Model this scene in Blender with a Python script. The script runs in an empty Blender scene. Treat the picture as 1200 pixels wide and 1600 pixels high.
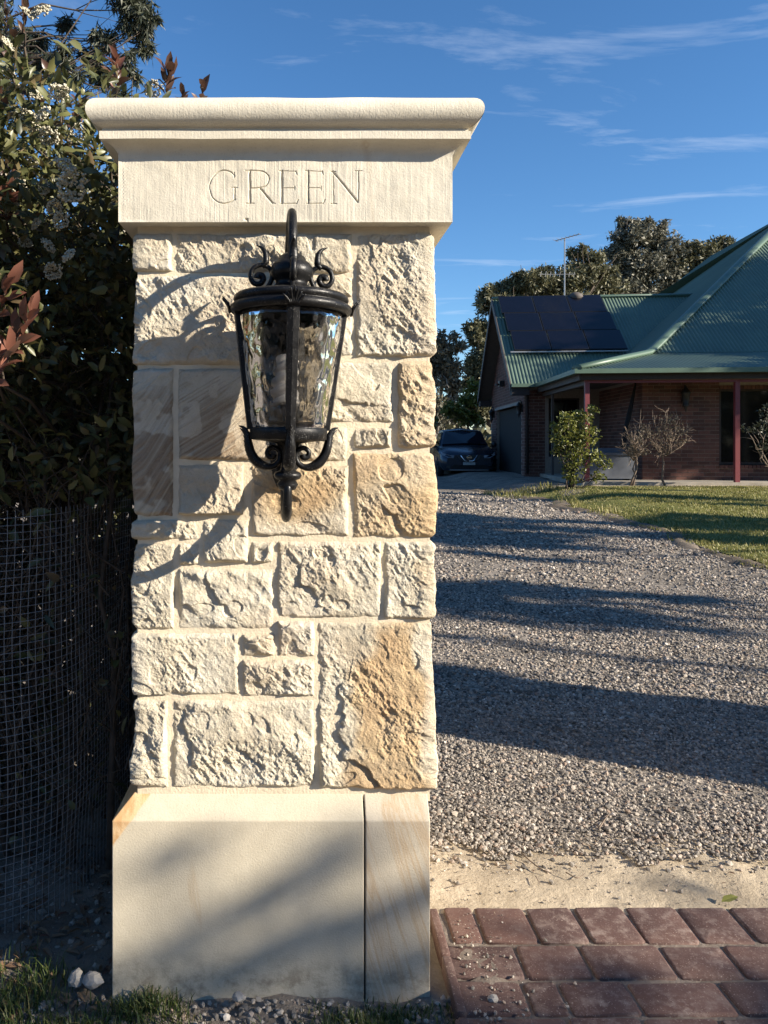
import bpy, bmesh, math, random
import numpy as np
from mathutils import Vector, Matrix, Euler

random.seed(7)
RNG = np.random.default_rng(7)
SC = bpy.context.scene
COL = SC.collection
R = math.radians

# ------------------------------------------------------------------ camera
CAMZ = 1.417
cam_d = bpy.data.cameras.new("camera")
cam = bpy.data.objects.new("camera", cam_d)
COL.objects.link(cam)
cam.location = (0, 0, CAMZ)
cam.rotation_euler = (R(90), 0, 0)
cam_d.sensor_fit = 'VERTICAL'
cam_d.sensor_height = 24.0
cam_d.lens = 18.0
cam_d.shift_x = 130 / 1600
cam_d.shift_y = -110 / 1600
cam_d.clip_start = 0.05
cam_d.clip_end = 3000
SC.camera = cam

# ------------------------------------------------------------------ light, sky, exposure
LD = Vector((-2.30, 1.0, -1.10)).normalized()      # way the sunlight travels
SUN = -LD
SUN_EL = math.asin(SUN.z)
SUN_AZ = math.atan2(SUN.x, SUN.y)
sun_d = bpy.data.lights.new("sun", 'SUN')
sun_d.energy = 5.0
sun_d.angle = R(0.53)
sun_d.color = (1.0, 0.90, 0.755)
sun = bpy.data.objects.new("sun", sun_d)
COL.objects.link(sun)
sun.location = (20, -12, 15)
sun.rotation_euler = SUN.to_track_quat('Z', 'Y').to_euler()

world = bpy.data.worlds.new("World")
SC.world = world
world.use_nodes = True
wn, wl = world.node_tree.nodes, world.node_tree.links
wn.clear()
w_out = wn.new('ShaderNodeOutputWorld')
w_bg = wn.new('ShaderNodeBackground')
w_sky = wn.new('ShaderNodeTexSky')
w_sky.sky_type = 'NISHITA'
w_sky.sun_disc = False
w_sky.sun_elevation = SUN_EL
w_sky.sun_rotation = SUN_AZ
w_sky.altitude = 300
w_sky.air_density = 1.0
w_sky.dust_density = 0.0
w_sky.ozone_density = 4.8
w_bg.inputs['Strength'].default_value = 0.078
# thin cirrus, a function of the view direction projected on a high plane
tc = wn.new('ShaderNodeTexCoord')
sep = wn.new('ShaderNodeSeparateXYZ')
wl.new(tc.outputs['Generated'], sep.inputs[0])
zc = wn.new('ShaderNodeMath'); zc.operation = 'MAXIMUM'; zc.inputs[1].default_value = 0.06
wl.new(sep.outputs['Z'], zc.inputs[0])
dx = wn.new('ShaderNodeMath'); dx.operation = 'DIVIDE'
dy = wn.new('ShaderNodeMath'); dy.operation = 'DIVIDE'
wl.new(sep.outputs['X'], dx.inputs[0]); wl.new(zc.outputs[0], dx.inputs[1])
wl.new(sep.outputs['Y'], dy.inputs[0]); wl.new(zc.outputs[0], dy.inputs[1])
cmb = wn.new('ShaderNodeCombineXYZ')
wl.new(dx.outputs[0], cmb.inputs[0]); wl.new(dy.outputs[0], cmb.inputs[1])
mp = wn.new('ShaderNodeMapping')
mp.inputs['Rotation'].default_value = (0, 0, R(-28))
mp.inputs['Scale'].default_value = (1.0, 2.3, 1)
mp.inputs['Location'].default_value = (0.35, 0.55, 0)
wl.new(cmb.outputs[0], mp.inputs[0])
cn = wn.new('ShaderNodeTexNoise'); cn.inputs['Scale'].default_value = 1.1
cn.inputs['Detail'].default_value = 9; cn.inputs['Roughness'].default_value = 0.62
cn.inputs['Distortion'].default_value = 0.7
wl.new(mp.outputs[0], cn.inputs['Vector'])
cr = wn.new('ShaderNodeValToRGB')
cr.color_ramp.elements[0].position = 0.56; cr.color_ramp.elements[0].color = (0, 0, 0, 1)
cr.color_ramp.elements[1].position = 0.95; cr.color_ramp.elements[1].color = (1, 1, 1, 1)
wl.new(cn.outputs['Fac'], cr.inputs[0])
cmul = wn.new('ShaderNodeMath'); cmul.operation = 'MULTIPLY'; cmul.inputs[1].default_value = 0.6
wl.new(cr.outputs[0], cmul.inputs[0])
cmix = wn.new('ShaderNodeMix'); cmix.data_type = 'RGBA'
wl.new(cmul.outputs[0], cmix.inputs['Factor'])
hs = wn.new('ShaderNodeHueSaturation'); hs.inputs['Saturation'].default_value = 1.12
wl.new(w_sky.outputs[0], hs.inputs['Color']); wl.new(hs.outputs[0], cmix.inputs['A'])
cmix.inputs['B'].default_value = (5.0, 5.6, 6.6, 1)
wl.new(cmix.outputs['Result'], w_bg.inputs['Color'])
wl.new(w_bg.outputs[0], w_out.inputs[0])

SC.view_settings.view_transform = 'Standard'
SC.view_settings.look = 'None'
SC.view_settings.exposure = 1.24
SC.view_settings.gamma = 1.0
SC.view_settings.use_curve_mapping = False
SC.render.engine = 'CYCLES'
SC.cycles.max_bounces = 10
SC.cycles.transmission_bounces = 8
SC.cycles.transparent_max_bounces = 12
SC.cycles.sample_clamp_indirect = 6

# ------------------------------------------------------------------ helpers
def _h(ix, iy, iz, seed):
    n = (ix.astype(np.int64) * 374761393 + iy.astype(np.int64) * 668265263 + iz.astype(np.int64) * 2147483647 + seed * 974634777) & 0xFFFFFFFF
    n = ((n ^ (n >> 13)) * 1274126177) & 0xFFFFFFFF
    n = ((n ^ (n >> 16)) * 2246822519) & 0xFFFFFFFF
    return ((n ^ (n >> 15)) & 0xFFFF) / 65535.0

def vnoise(x, y, z=None, seed=0):
    """value noise -1..1"""
    x = np.asarray(x, float); y = np.asarray(y, float)
    z = np.zeros_like(x) if z is None else np.asarray(z, float)
    ix, iy, iz = np.floor(x), np.floor(y), np.floor(z)
    fx, fy, fz = x - ix, y - iy, z - iz
    fx, fy, fz = [f * f * f * (f * (f * 6 - 15) + 10) for f in (fx, fy, fz)]
    ix, iy, iz = ix.astype(np.int64), iy.astype(np.int64), iz.astype(np.int64)
    r = 0
    for a in (0, 1):
        for b in (0, 1):
            for c in (0, 1):
                w = (fx if a else 1 - fx) * (fy if b else 1 - fy) * (fz if c else 1 - fz)
                r = r + w * _h(ix + a, iy + b, iz + c, seed)
    return r * 2 - 1

def fbm(x, y, seed=0, octv=4, gain=0.5, lac=2.03):
    a, f, r = 1.0, 1.0, 0
    for o in range(octv):
        r = r + a * vnoise(x * f + 13.7 * o, y * f - 7.1 * o, None, seed + o * 17)
        a *= gain; f *= lac
    return r

def unit(v): return v / (np.linalg.norm(v, axis=-1, keepdims=True) + 1e-9)

def sstep(a, b, x):
    t = np.clip((x - a) / (b - a), 0, 1)
    return t * t * (3 - 2 * t)

def mesh_np(name, V, Fs):
    """V (n,3); Fs list of (m,k) index arrays"""
    me = bpy.data.meshes.new(name)
    V = np.asarray(V, np.float32).reshape(-1, 3)
    Fs = [np.asarray(f, np.int32) for f in Fs if len(f)]
    me.vertices.add(len(V))
    me.vertices.foreach_set('co', V.ravel())
    idx = np.concatenate([f.ravel() for f in Fs])
    tot = np.concatenate([np.full(len(f), f.shape[1], np.int32) for f in Fs])
    st = np.concatenate([[0], np.cumsum(tot)[:-1]]).astype(np.int32)
    me.loops.add(len(idx)); me.loops.foreach_set('vertex_index', idx)
    me.polygons.add(len(tot)); me.polygons.foreach_set('loop_start', st)
    me.polygons.foreach_set('loop_total', tot)
    me.update(calc_edges=True)
    return me

def link(o, parent=None):
    COL.objects.link(o)
    if parent is not None:
        o.parent = parent
    return o

def obj(name, me, mat=None, parent=None, smooth=False, loc=None):
    if mat is not None and len(me.materials) == 0:
        me.materials.append(mat)
    me.polygons.foreach_set('use_smooth', np.full(len(me.polygons), bool(smooth)))
    o = bpy.data.objects.new(name, me)
    if loc is not None:
        o.location = loc
    return link(o, parent)

def thing(name, label, cat, loc=(0, 0, 0), rz=0.0, group=None):
    o = bpy.data.objects.new(name, None)
    o.empty_display_size = 0.1
    o.location = loc; o.rotation_euler = (0, 0, rz)
    COL.objects.link(o)
    return tag(o, label, cat, group)

def tag(o, label=None, cat=None, group=None, kind=None):
    if label: o['label'] = label
    if cat: o['category'] = cat
    if group: o['group'] = group
    if kind: o['kind'] = kind
    return o

class MB:
    """collects pieces into one mesh"""
    def __init__(s): s.V = []; s.Q = []; s.T = []; s.n = 0; s.N = []
    def add(s, V, Q=None, T=None):
        V = np.asarray(V, float).reshape(-1, 3)
        if Q is not None and len(Q): s.Q.append(np.asarray(Q, int) + s.n)
        if T is not None and len(T): s.T.append(np.asarray(T, int) + s.n)
        s.V.append(V); s.n += len(V)
        return s
    def box(s, x0, y0, z0, x1, y1, z1):
        V = [(x0, y0, z0), (x1, y0, z0), (x1, y1, z0), (x0, y1, z0), (x0, y0, z1), (x1, y0, z1), (x1, y1, z1), (x0, y1, z1)]
        Q = [(0, 3, 2, 1), (4, 5, 6, 7), (0, 1, 5, 4), (1, 2, 6, 5), (2, 3, 7, 6), (3, 0, 4, 7)]
        return s.add(V, Q)
    def tube(s, P, r, n=8, sx=1.0, sy=1.0, ref=None, caps=True):
        V, Q, T = tube_np(P, r, n, sx, sy, ref, caps)
        return s.add(V, Q, T)
    def lathe(s, prof, n=40, c=(0, 0, 0), close=False):
        prof = np.asarray(prof, float)
        a = np.linspace(0, 2 * math.pi, n, endpoint=False)
        m = len(prof)
        V = np.zeros((m, n, 3))
        V[:, :, 0] = prof[:, 0:1] * np.cos(a) + c[0]
        V[:, :, 1] = prof[:, 0:1] * np.sin(a) + c[1]
        V[:, :, 2] = prof[:, 1:2] + c[2]
        i = np.arange(n); j = (i + 1) % n
        Q = []
        for k in range(m - 1):
            Q.append(np.stack([k * n + i, k * n + j, (k + 1) * n + j, (k + 1) * n + i], 1))
        if close:
            k = m - 1
            Q.append(np.stack([k * n + i, k * n + j, j, i], 1))
        return s.add(V.reshape(-1, 3), np.concatenate(Q))
    def mesh(s, name):
        Fs = []
        if s.Q: Fs.append(np.concatenate(s.Q))
        if s.T: Fs.append(np.concatenate(s.T))
        return mesh_np(name, np.concatenate(s.V), Fs)
    def build(s, name, mat, parent=None, smooth=False, loc=None):
        return obj(name, s.mesh(name), mat, parent, smooth, loc)

def tube_np(P, r, n=8, sx=1.0, sy=1.0, ref=None, caps=True):
    P = np.asarray(P, float)
    m = len(P)
    r = np.full(m, r) if np.isscalar(r) else np.asarray(r, float)
    T = np.gradient(P, axis=0)
    T /= np.linalg.norm(T, axis=1)[:, None] + 1e-12
    if ref is None:
        ref = np.array([0, 0, 1.0]) if abs(T[0][2]) < 0.9 else np.array([1.0, 0, 0])
    ref = np.asarray(ref, float)
    A = np.zeros((m, 3)); B = np.zeros((m, 3))
    a = ref
    for k in range(m):
        a = a - T[k] * np.dot(a, T[k])
        a = a / (np.linalg.norm(a) + 1e-12)
        A[k] = a; B[k] = np.cross(T[k], a)
    th = np.linspace(0, 2 * math.pi, n, endpoint=False)
    V = P[:, None, :] + (A[:, None, :] * (np.cos(th) * sx)[None, :, None] + B[:, None, :] * (np.sin(th) * sy)[None, :, None]) * r[:, None, None]
    i = np.arange(n); j = (i + 1) % n
    Q = np.concatenate([np.stack([k * n + i, k * n + j, (k + 1) * n + j, (k + 1) * n + i], 1) for k in range(m - 1)])
    V = V.reshape(-1, 3)
    Tt = None
    if caps:
        V = np.vstack([V, P[0], P[-1]])
        c0, c1 = m * n, m * n + 1
        Tt = np.concatenate([np.stack([np.full(n, c0), j, i], 1), np.stack([np.full(n, c1), (m - 1) * n + i, (m - 1) * n + j], 1)])
    return V, Q, Tt

def spline(P, n=40):
    """Catmull-Rom through P"""
    P = np.asarray(P, float)
    E = np.vstack([2 * P[0] - P[1], P, 2 * P[-1] - P[-2]])
    out = []
    seg = len(P) - 1
    for t in np.linspace(0, seg - 1e-9, n):
        k = int(t); u = t - k
        a, b, c, d = E[k], E[k + 1], E[k + 2], E[k + 3]
        out.append(0.5 * ((2 * b) + (c - a) * u + (2 * a - 5 * b + 4 * c - d) * u * u + (3 * b - a - 3 * c + d) * u ** 3))
    return np.array(out)

def grid_faces(nr, nc):
    i, j = np.meshgrid(np.arange(nr - 1), np.arange(nc - 1), indexing='ij')
    a = (i * nc + j).ravel()
    return np.stack([a, a + 1, a + nc + 1, a + nc], 1)

ICO_V = None
def ico():
    global ICO_V, ICO_F
    if ICO_V is None:
        bm = bmesh.new(); bmesh.ops.create_icosphere(bm, subdivisions=1, radius=1)
        bm.verts.ensure_lookup_table()
        ICO_V = np.array([v.co[:] for v in bm.verts]); ICO_F = np.array([[v.index for v in f.verts] for f in bm.faces])
        bm.free()
    return ICO_V, ICO_F

def rand_rot(n, rng):
    q = rng.normal(size=(n, 4)); q /= np.linalg.norm(q, axis=1)[:, None]
    w, x, y, z = q.T
    M = np.stack([1 - 2 * (y * y + z * z), 2 * (x * y - z * w), 2 * (x * z + y * w),
                  2 * (x * y + z * w), 1 - 2 * (x * x + z * z), 2 * (y * z - x * w),
                  2 * (x * z - y * w), 2 * (y * z + x * w), 1 - 2 * (x * x + y * y)], 1).reshape(n, 3, 3)
    return M

def pebbles(name, C, S, mat, rng, flat=0.7, parent=None):
    """C centres (n,3), S sizes (n): one mesh of irregular stones"""
    V, F = ico()
    n = len(C); nv = len(V)
    sc = rng.uniform(0.65, 1.15, (n, 1, 3)) * np.asarray(S)[:, None, None]
    jit = rng.uniform(0.58, 1.18, (n, nv, 1))
    P = V[None] * sc * jit
    P = np.einsum('nij,nvj->nvi', rand_rot(n, rng), P)
    P[:, :, 2] *= flat
    P += C[:, None, :]
    Fa = (F[None] + (np.arange(n) * nv)[:, None, None]).reshape(-1, 3)
    return obj(name, mesh_np(name, P.reshape(-1, 3), [Fa]), mat, parent)

def leaves_np(C, D, N, L, W, fold=0.25, curl=0.15):
    """batch of leaves: base points C, directions D, normals N, lengths L, widths W -> V, T  (8 verts, 8 tris)"""
    n = len(C)
    D = D / (np.linalg.norm(D, axis=1)[:, None] + 1e-9)
    S = np.cross(D, N); S /= np.linalg.norm(S, axis=1)[:, None] + 1e-9
    N = np.cross(S, D)
    L = np.broadcast_to(L, n)[:, None]; W = np.broadcast_to(W, n)[:, None]
    def pt(a, b, c): return C + D * L * a + S * W * b + N * (W * c)
    cu = curl
    V = np.stack([pt(0, 0, 0), pt(0.33, 0, cu * .6), pt(0.68, 0, cu * .4), pt(1, 0, -cu),
                  pt(0.30, -0.46, cu * .6 + fold), pt(0.70, -0.38, cu * .4 + fold), pt(0.30, 0.46, cu * .6 + fold), pt(0.70, 0.38, cu * .4 + fold)], 1)
    t = np.array([(0, 1, 4), (1, 2, 5), (1, 5, 4), (2, 3, 5), (0, 6, 1), (1, 6, 7), (1, 7, 2), (2, 7, 3)])
    T = (t[None] + (np.arange(n) * 8)[:, None, None]).reshape(-1, 3)
    return V.reshape(-1, 3), T

def quads_np(C, D, N, L, W):
    """diamond leaves, 2 tris"""
    n = len(C)
    D = D / (np.linalg.norm(D, axis=1)[:, None] + 1e-9)
    S = np.cross(D, N); S /= np.linalg.norm(S, axis=1)[:, None] + 1e-9
    L = np.broadcast_to(L, n)[:, None]; W = np.broadcast_to(W, n)[:, None]
    V = np.stack([C, C + D * L * .45 + S * W * .5, C + D * L, C + D * L * .45 - S * W * .5], 1)
    Q = (np.array([[0, 1, 2, 3]])[None] + (np.arange(n) * 4)[:, None, None]).reshape(-1, 4)
    return V.reshape(-1, 3), Q

# ------------------------------------------------------------------ materials
class NT:
    def __init__(s, name):
        s.m = bpy.data.materials.new(name); s.m.use_nodes = True
        s.n = s.m.node_tree.nodes; s.l = s.m.node_tree.links
        s.b = s.n['Principled BSDF']; s.out = s.n['Material Output']
        s.pos = None
    def coord(s, kind='Object'):
        t = s.n.new('ShaderNodeTexCoord'); return t.outputs[kind]
    def wpos(s):
        return s.n.new('ShaderNodeNewGeometry').outputs['Position']
    def mapping(s, v, scale=(1, 1, 1), rot=(0, 0, 0), loc=(0, 0, 0)):
        m = s.n.new('ShaderNodeMapping'); s.l.new(v, m.inputs[0])
        m.inputs['Scale'].default_value = scale; m.inputs['Rotation'].default_value = rot; m.inputs['Location'].default_value = loc
        return m.outputs[0]
    def noise(s, v, scale, detail=4, rough=.55, dist=0.0):
        t = s.n.new('ShaderNodeTexNoise'); s.l.new(v, t.inputs['Vector'])
        t.inputs['Scale'].default_value = scale; t.inputs['Detail'].default_value = detail
        t.inputs['Roughness'].default_value = rough; t.inputs['Distortion'].default_value = dist
        return t.outputs['Fac']
    def voro(s, v, scale, feature='F1', out='Distance'):
        t = s.n.new('ShaderNodeTexVoronoi'); t.feature = feature; s.l.new(v, t.inputs['Vector'])
        t.inputs['Scale'].default_value = scale
        return t.outputs[out]
    def ramp(s, f, stops):
        r = s.n.new('ShaderNodeValToRGB'); s.l.new(f, r.inputs[0])
        e = r.color_ramp.elements
        while len(e) < len(stops): e.new(0.5)
        for k, (p, c) in enumerate(stops):
            e[k].position = p
            e[k].color = (c, c, c, 1) if np.isscalar(c) else (*c, 1)
        return r.outputs[0]
    def mix(s, f, a, b, mode='MIX'):
        m = s.n.new('ShaderNodeMix'); m.data_type = 'RGBA'; m.blend_type = mode
        for k, v in (('Factor', f), ('A', a), ('B', b)):
            if hasattr(v, 'links') or isinstance(v, bpy.types.NodeSocket): s.l.new(v, m.inputs[k])
            elif k == 'Factor': m.inputs[0].default_value = v
            else: [i for i in m.inputs if i.name == k and i.type == 'RGBA'][0].default_value = (*v, 1)
            if k != 'Factor' and isinstance(v, bpy.types.NodeSocket):
                s.l.new(v, [i for i in m.inputs if i.name == k and i.type == 'RGBA'][0])
        return [o for o in m.outputs if o.type == 'RGBA'][0]
    def math(s, op, a, b=0.0):
        m = s.n.new('ShaderNodeMath'); m.operation = op
        for k, v in ((0, a), (1, b)):
            if isinstance(v, bpy.types.NodeSocket): s.l.new(v, m.inputs[k])
            else: m.inputs[k].default_value = v
        return m.outputs[0]
    def attr(s, name):
        a = s.n.new('ShaderNodeAttribute'); a.attribute_name = name; return a.outputs['Fac']
    def island(s):
        return s.n.new('ShaderNodeNewGeometry').outputs['Random Per Island']
    def objrand(s):
        return s.n.new('ShaderNodeObjectInfo').outputs['Random']
    def col(s, c):
        if isinstance(c, bpy.types.NodeSocket): s.l.new(c, s.b.inputs['Base Color'])
        else: s.b.inputs['Base Color'].default_value = (*c, 1)
        return s
    def rough(s, r):
        if isinstance(r, bpy.types.NodeSocket): s.l.new(r, s.b.inputs['Roughness'])
        else: s.b.inputs['Roughness'].default_value = r
        return s
    def set(s, **k):
        for n, v in k.items(): s.b.inputs[n.replace('_', ' ')].default_value = v
        return s
    def bump(s, h, strength=0.4, dist=0.01):
        b = s.n.new('ShaderNodeBump'); b.inputs['Strength'].default_value = strength; b.inputs['Distance'].default_value = dist
        s.l.new(h, b.inputs['Height'])
        if s.b.inputs['Normal'].links:
            s.l.new(s.b.inputs['Normal'].links[0].from_socket, b.inputs['Normal'])
        s.l.new(b.outputs[0], s.b.inputs['Normal'])
        return s

def simple(name, c, rough=.6, var=.15, scale=8, bump=0.0, bscale=60, metallic=0.0, spec=None):
    t = NT(name)
    p = t.coord()
    n = t.noise(p, scale, 5)
    lo = tuple(x * (1 - var) for x in c); hi = tuple(min(1, x * (1 + var)) for x in c)
    t.col(t.ramp(n, [(.3, lo), (.7, hi)])).rough(rough).set(Metallic=metallic)
    if spec is not None: t.b.inputs['Specular IOR Level'].default_value = spec
    if bump: t.bump(t.noise(p, bscale, 4), bump, .004)
    return t.m

def leaf_mat(name, cols, trans=0.25, rough=.45):
    t = NT(name)
    isl = t.island()
    k = len(cols)
    c = t.ramp(isl, [(i / max(1, k - 1), cc) for i, cc in enumerate(cols)])
    n = t.noise(t.wpos(), 3.0, 2)
    c = t.mix(.35, c, t.ramp(n, [(.35, (.5, .5, .5)), (.65, (1.3, 1.3, 1.3))]), 'MULTIPLY')
    t.col(c).rough(rough)
    tr = t.n.new('ShaderNodeBsdfTranslucent')
    t.l.new(c, tr.inputs[0])
    ms = t.n.new('ShaderNodeMixShader'); ms.inputs[0].default_value = trans
    t.l.new(t.b.outputs[0], ms.inputs[1]); t.l.new(tr.outputs[0], ms.inputs[2])
    t.l.new(ms.outputs[0], t.out.inputs[0])
    return t.m

def stone_mat():
    t = NT('rock_faced_sandstone')
    p = t.coord()
    n1 = t.noise(p, 7, 5, .6); n2 = t.noise(p, 38, 5, .65)
    cream = t.ramp(n1, [(.28, (.53, .465, .35)), (.5, (.62, .555, .43)), (.72, (.68, .63, .52))])
    pink = t.mix(t.ramp(t.noise(p, 3.1, 3), [(.5, 0.0), (.75, .5)]), cream, (.60, .45, .30))
    ochre = t.ramp(n1, [(.3, (.50, .34, .19)), (.55, (.58, .43, .25)), (.75, (.64, .51, .33))])
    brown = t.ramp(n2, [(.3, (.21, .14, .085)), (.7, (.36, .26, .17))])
    st = t.attr('stain')
    edge = t.math('ADD', st, t.math('MULTIPLY', t.math('SUBTRACT', n2, .5), .35))
    c = t.mix(t.ramp(edge, [(.15, 0.0), (.8, .92)]), pink, ochre)
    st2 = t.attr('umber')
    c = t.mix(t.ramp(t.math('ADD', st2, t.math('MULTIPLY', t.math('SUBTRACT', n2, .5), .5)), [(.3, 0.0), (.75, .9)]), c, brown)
    c = t.mix(.6, c, t.ramp(n2, [(.3, (.82, .81, .79)), (.7, (1.1, 1.1, 1.1))]), 'MULTIPLY')
    sp = t.ramp(t.noise(p, 420, 2), [(.30, (.62, .56, .48)), (.42, (1, 1, 1))])
    c = t.mix(.45, c, sp, 'MULTIPLY')
    t.col(c).rough(.93).set(Specular_IOR_Level=.15)
    t.bump(t.noise(p, 110, 6, .75), .9, .006)
    t.bump(t.noise(t.mapping(p, (1, 1, 1.0), (0, R(35), 0)), 330, 3, .7), .8, .003)
    return t.m

def sawn_mat(name, lo, hi, veins=0, corner=False, tooled=0.0):
    t = NT(name)
    p = t.coord()
    n1 = t.noise(p, 3.2, 5, .6)
    c = t.ramp(n1, [(.3, lo), (.7, hi)])
    if veins:
        v = t.mapping(p, (1, 1, 1), (0, R(17), 0), (0, 0, 0))
        v = t.mapping(v, (14, 3, 1.1))
        w = t.noise(v, 1.0, 5, .6, .4)
        c = t.mix(t.ramp(w, [(.50, 0.0), (.56, .55), (.585, .1), (.63, .42), (.66, .08), (.70, .3), (.75, 0.0)]), c, (.42, .28, .15))
    else:
        v = t.mapping(t.mapping(p, (1, 1, 1), (0, R(4), 0)), (7, 3, .7))
        w = t.noise(v, 1.0, 4, .6, .5)
        c = t.mix(t.ramp(w, [(.66, 0.0), (.695, .28), (.71, .03)]), c, (.45, .30, .16))
    if corner:
        sx = t.n.new('ShaderNodeSeparateXYZ'); t.l.new(p, sx.inputs[0])
        q = t.math('ADD', t.math('MULTIPLY', sx.outputs[0], 1.0), t.math('MULTIPLY', sx.outputs[2], -0.726))
        wob = t.math('MULTIPLY', t.math('SUBTRACT', t.noise(p, 9, 4), .5), .03)
        q = t.math('ADD', q, wob)
        k = t.ramp(t.math('ADD', q, 1.0), [(.247, 1.0), (.251, 0.0)])
        band = t.ramp(t.noise(t.mapping(p, (60, 10, 22), (0, R(30), 0)), 1, 3), [(.4, (.50, .30, .14)), (.6, (.62, .44, .25))])
        c = t.mix(k, c, band)
    sp = t.ramp(t.noise(p, 260, 2), [(.28, (.55, .5, .44)), (.40, (1, 1, 1))])
    c = t.mix(.35, c, sp, 'MULTIPLY')
    c = t.mix(.35, c, t.ramp(t.noise(p, 24, 5, .65), [(.35, (.86, .85, .83)), (.65, (1.06, 1.06, 1.06))]), 'MULTIPLY')
    # splash of dirt near the foot
    g = t.n.new('ShaderNodeSeparateXYZ'); t.l.new(t.wpos(), g.inputs[0])
    foot = t.ramp(g.outputs[2], [(.0, 1.0), (.10, .0)])
    dirt = t.math('MULTIPLY', foot, t.ramp(t.noise(p, 16, 5, .7), [(.46, 0.0), (.62, .65)]))
    c = t.mix(dirt, c, (.16, .125, .09))
    t.col(c).rough(.88).set(Specular_IOR_Level=.2)
    t.bump(t.noise(p, 190, 4, .7), .5, .0022)
    if tooled:
        tv = t.mapping(p, (260, 260, 9))
        t.bump(t.noise(tv, 1.0, 3, .6), tooled, .004)
        t.bump(t.noise(p, 14, 4), .25, .006)
    return t.m

def iron_mat():
    t = NT('black_cast_iron_paint')
    p = t.coord()
    sp = t.ramp(t.noise(p, 340, 2, .6), [(.60, 0.0), (.70, .55)])
    patch = t.ramp(t.noise(p, 28, 4), [(.42, 0.0), (.62, 1.0)])
    c = t.mix(t.math('MULTIPLY', sp, patch), (.007, .007, .0075), (.30, .29, .27))
    t.col(c)
    t.rough(t.ramp(t.noise(p, 60, 3), [(.3, .28), (.7, .52)])).set(Specular_IOR_Level=.26)
    t.bump(t.noise(p, 210, 3, .6), .30, .002)
    return t.m

def glass_mat():
    t = NT('hammered_smoke_glass')
    t.b.inputs['Transmission Weight'].default_value = 1.0
    t.b.inputs['IOR'].default_value = 1.42
    t.col((.60, .58, .55)).rough(.0)
    p = t.coord()
    t.bump(t.noise(t.mapping(p, (1, 1, .62)), 38, 1.0, .35, .2), .7, .010)
    return t.m

def brick_wall_mat(name, c0, c1):
    t = NT(name)
    r = t.objrand()
    i = t.island()
    f = t.math('FRACT', t.math('ADD', r, i))
    c = t.ramp(f, [(0, c0), (.45, tuple((a + b) / 2 for a, b in zip(c0, c1))), (1, c1)])
    n = t.noise(t.wpos(), 30, 4)
    c = t.mix(.6, c, t.ramp(n, [(.3, (.7, .7, .7)), (.7, (1.2, 1.2, 1.2))]), 'MULTIPLY')
    t.col(c).rough(.85)
    t.bump(t.noise(t.wpos(), 90, 3), .3, .004)
    return t.m

M = {}
M['stone'] = stone_mat()
M['base_l'] = sawn_mat('sawn_sandstone', (.50, .44, .33), (.59, .53, .41), 0, True)
M['base_r'] = sawn_mat('sawn_sandstone_veined', (.50, .44, .34), (.58, .51, .40), 1)
M['cap'] = sawn_mat('dressed_sandstone', (.60, .55, .44), (.68, .63, .52), 0, False, .16)
M['mortar'] = simple('cream_mortar', (.66, .57, .42), .95, .1, 20, .5, 160, spec=.1)
M['iron'] = iron_mat()
M['glass'] = glass_mat()
M['bulb'] = simple('white_bulb_glass', (.95, .95, .96), .25, .01)
M['tin'] = simple('grey_lamp_socket', (.25, .25, .25), .5)

def ground_mat(name, c0, c1, c2, peb=None, scale=1.0):
    t = NT(name)
    p = t.wpos()
    c = t.ramp(t.noise(p, 2.3 * scale, 6, .65), [(.3, c0), (.5, c1), (.7, c2)])
    c = t.mix(.5, c, t.ramp(t.noise(p, 55 * scale, 4, .7), [(.3, (.72, .72, .72)), (.7, (1.2, 1.2, 1.2))]), 'MULTIPLY')
    if peb:
        v = t.voro(p, peb, 'F1', 'Color')
        sv = t.n.new('ShaderNodeSeparateColor'); t.l.new(v, sv.inputs[0])
        c = t.mix(.8, c, t.ramp(sv.outputs[0], [(0, (.45, .43, .42)), (.5, (.95, .93, .9)), (1, (1.6, 1.52, 1.45))]), 'MULTIPLY')
        t.bump(t.voro(p, peb), -1.0, .02)
    t.col(c).rough(.95).set(Specular_IOR_Level=.1)
    t.bump(t.noise(p, 40 * scale, 6, .7), .6, .02)
    t.bump(t.noise(p, 170 * scale, 3, .7), .5, .004)
    return t.m

M['soil'] = ground_mat('dry_grey_soil', (.15, .125, .10), (.22, .185, .15), (.30, .26, .21))
M['sand'] = ground_mat('pale_sandy_dirt', (.32, .26, .185), (.43, .355, .255), (.51, .43, .32))
M['drive'] = ground_mat('gravel_surface', (.14, .125, .105), (.21, .188, .16), (.28, .25, .215), 75)
M['lawn'] = ground_mat('short_lawn', (.10, .11, .03), (.16, .16, .05), (.24, .21, .08))
M['bank'] = ground_mat('dark_garden_soil', (.10, .08, .06), (.16, .13, .098), (.25, .205, .16))
M['concrete'] = simple('pale_concrete', (.30, .27, .22), .9, .2, 5, .4, 80)

def gravel_mat():
    t = NT('gravel_stones')
    c = t.ramp(t.island(), [(0, (.07, .063, .057)), (.25, (.175, .157, .137)), (.55, (.295, .257, .213)), (.8, (.41, .36, .30)), (.92, (.28, .205, .155)), (1, (.58, .53, .46))])
    c = t.mix(.4, c, t.ramp(t.noise(t.wpos(), 160, 3), [(.3, (.75, .75, .75)), (.7, (1.2, 1.2, 1.2))]), 'MULTIPLY')
    t.col(c).rough(.9).set(Specular_IOR_Level=.2)
    return t.m
M['gravel'] = gravel_mat()

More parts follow.
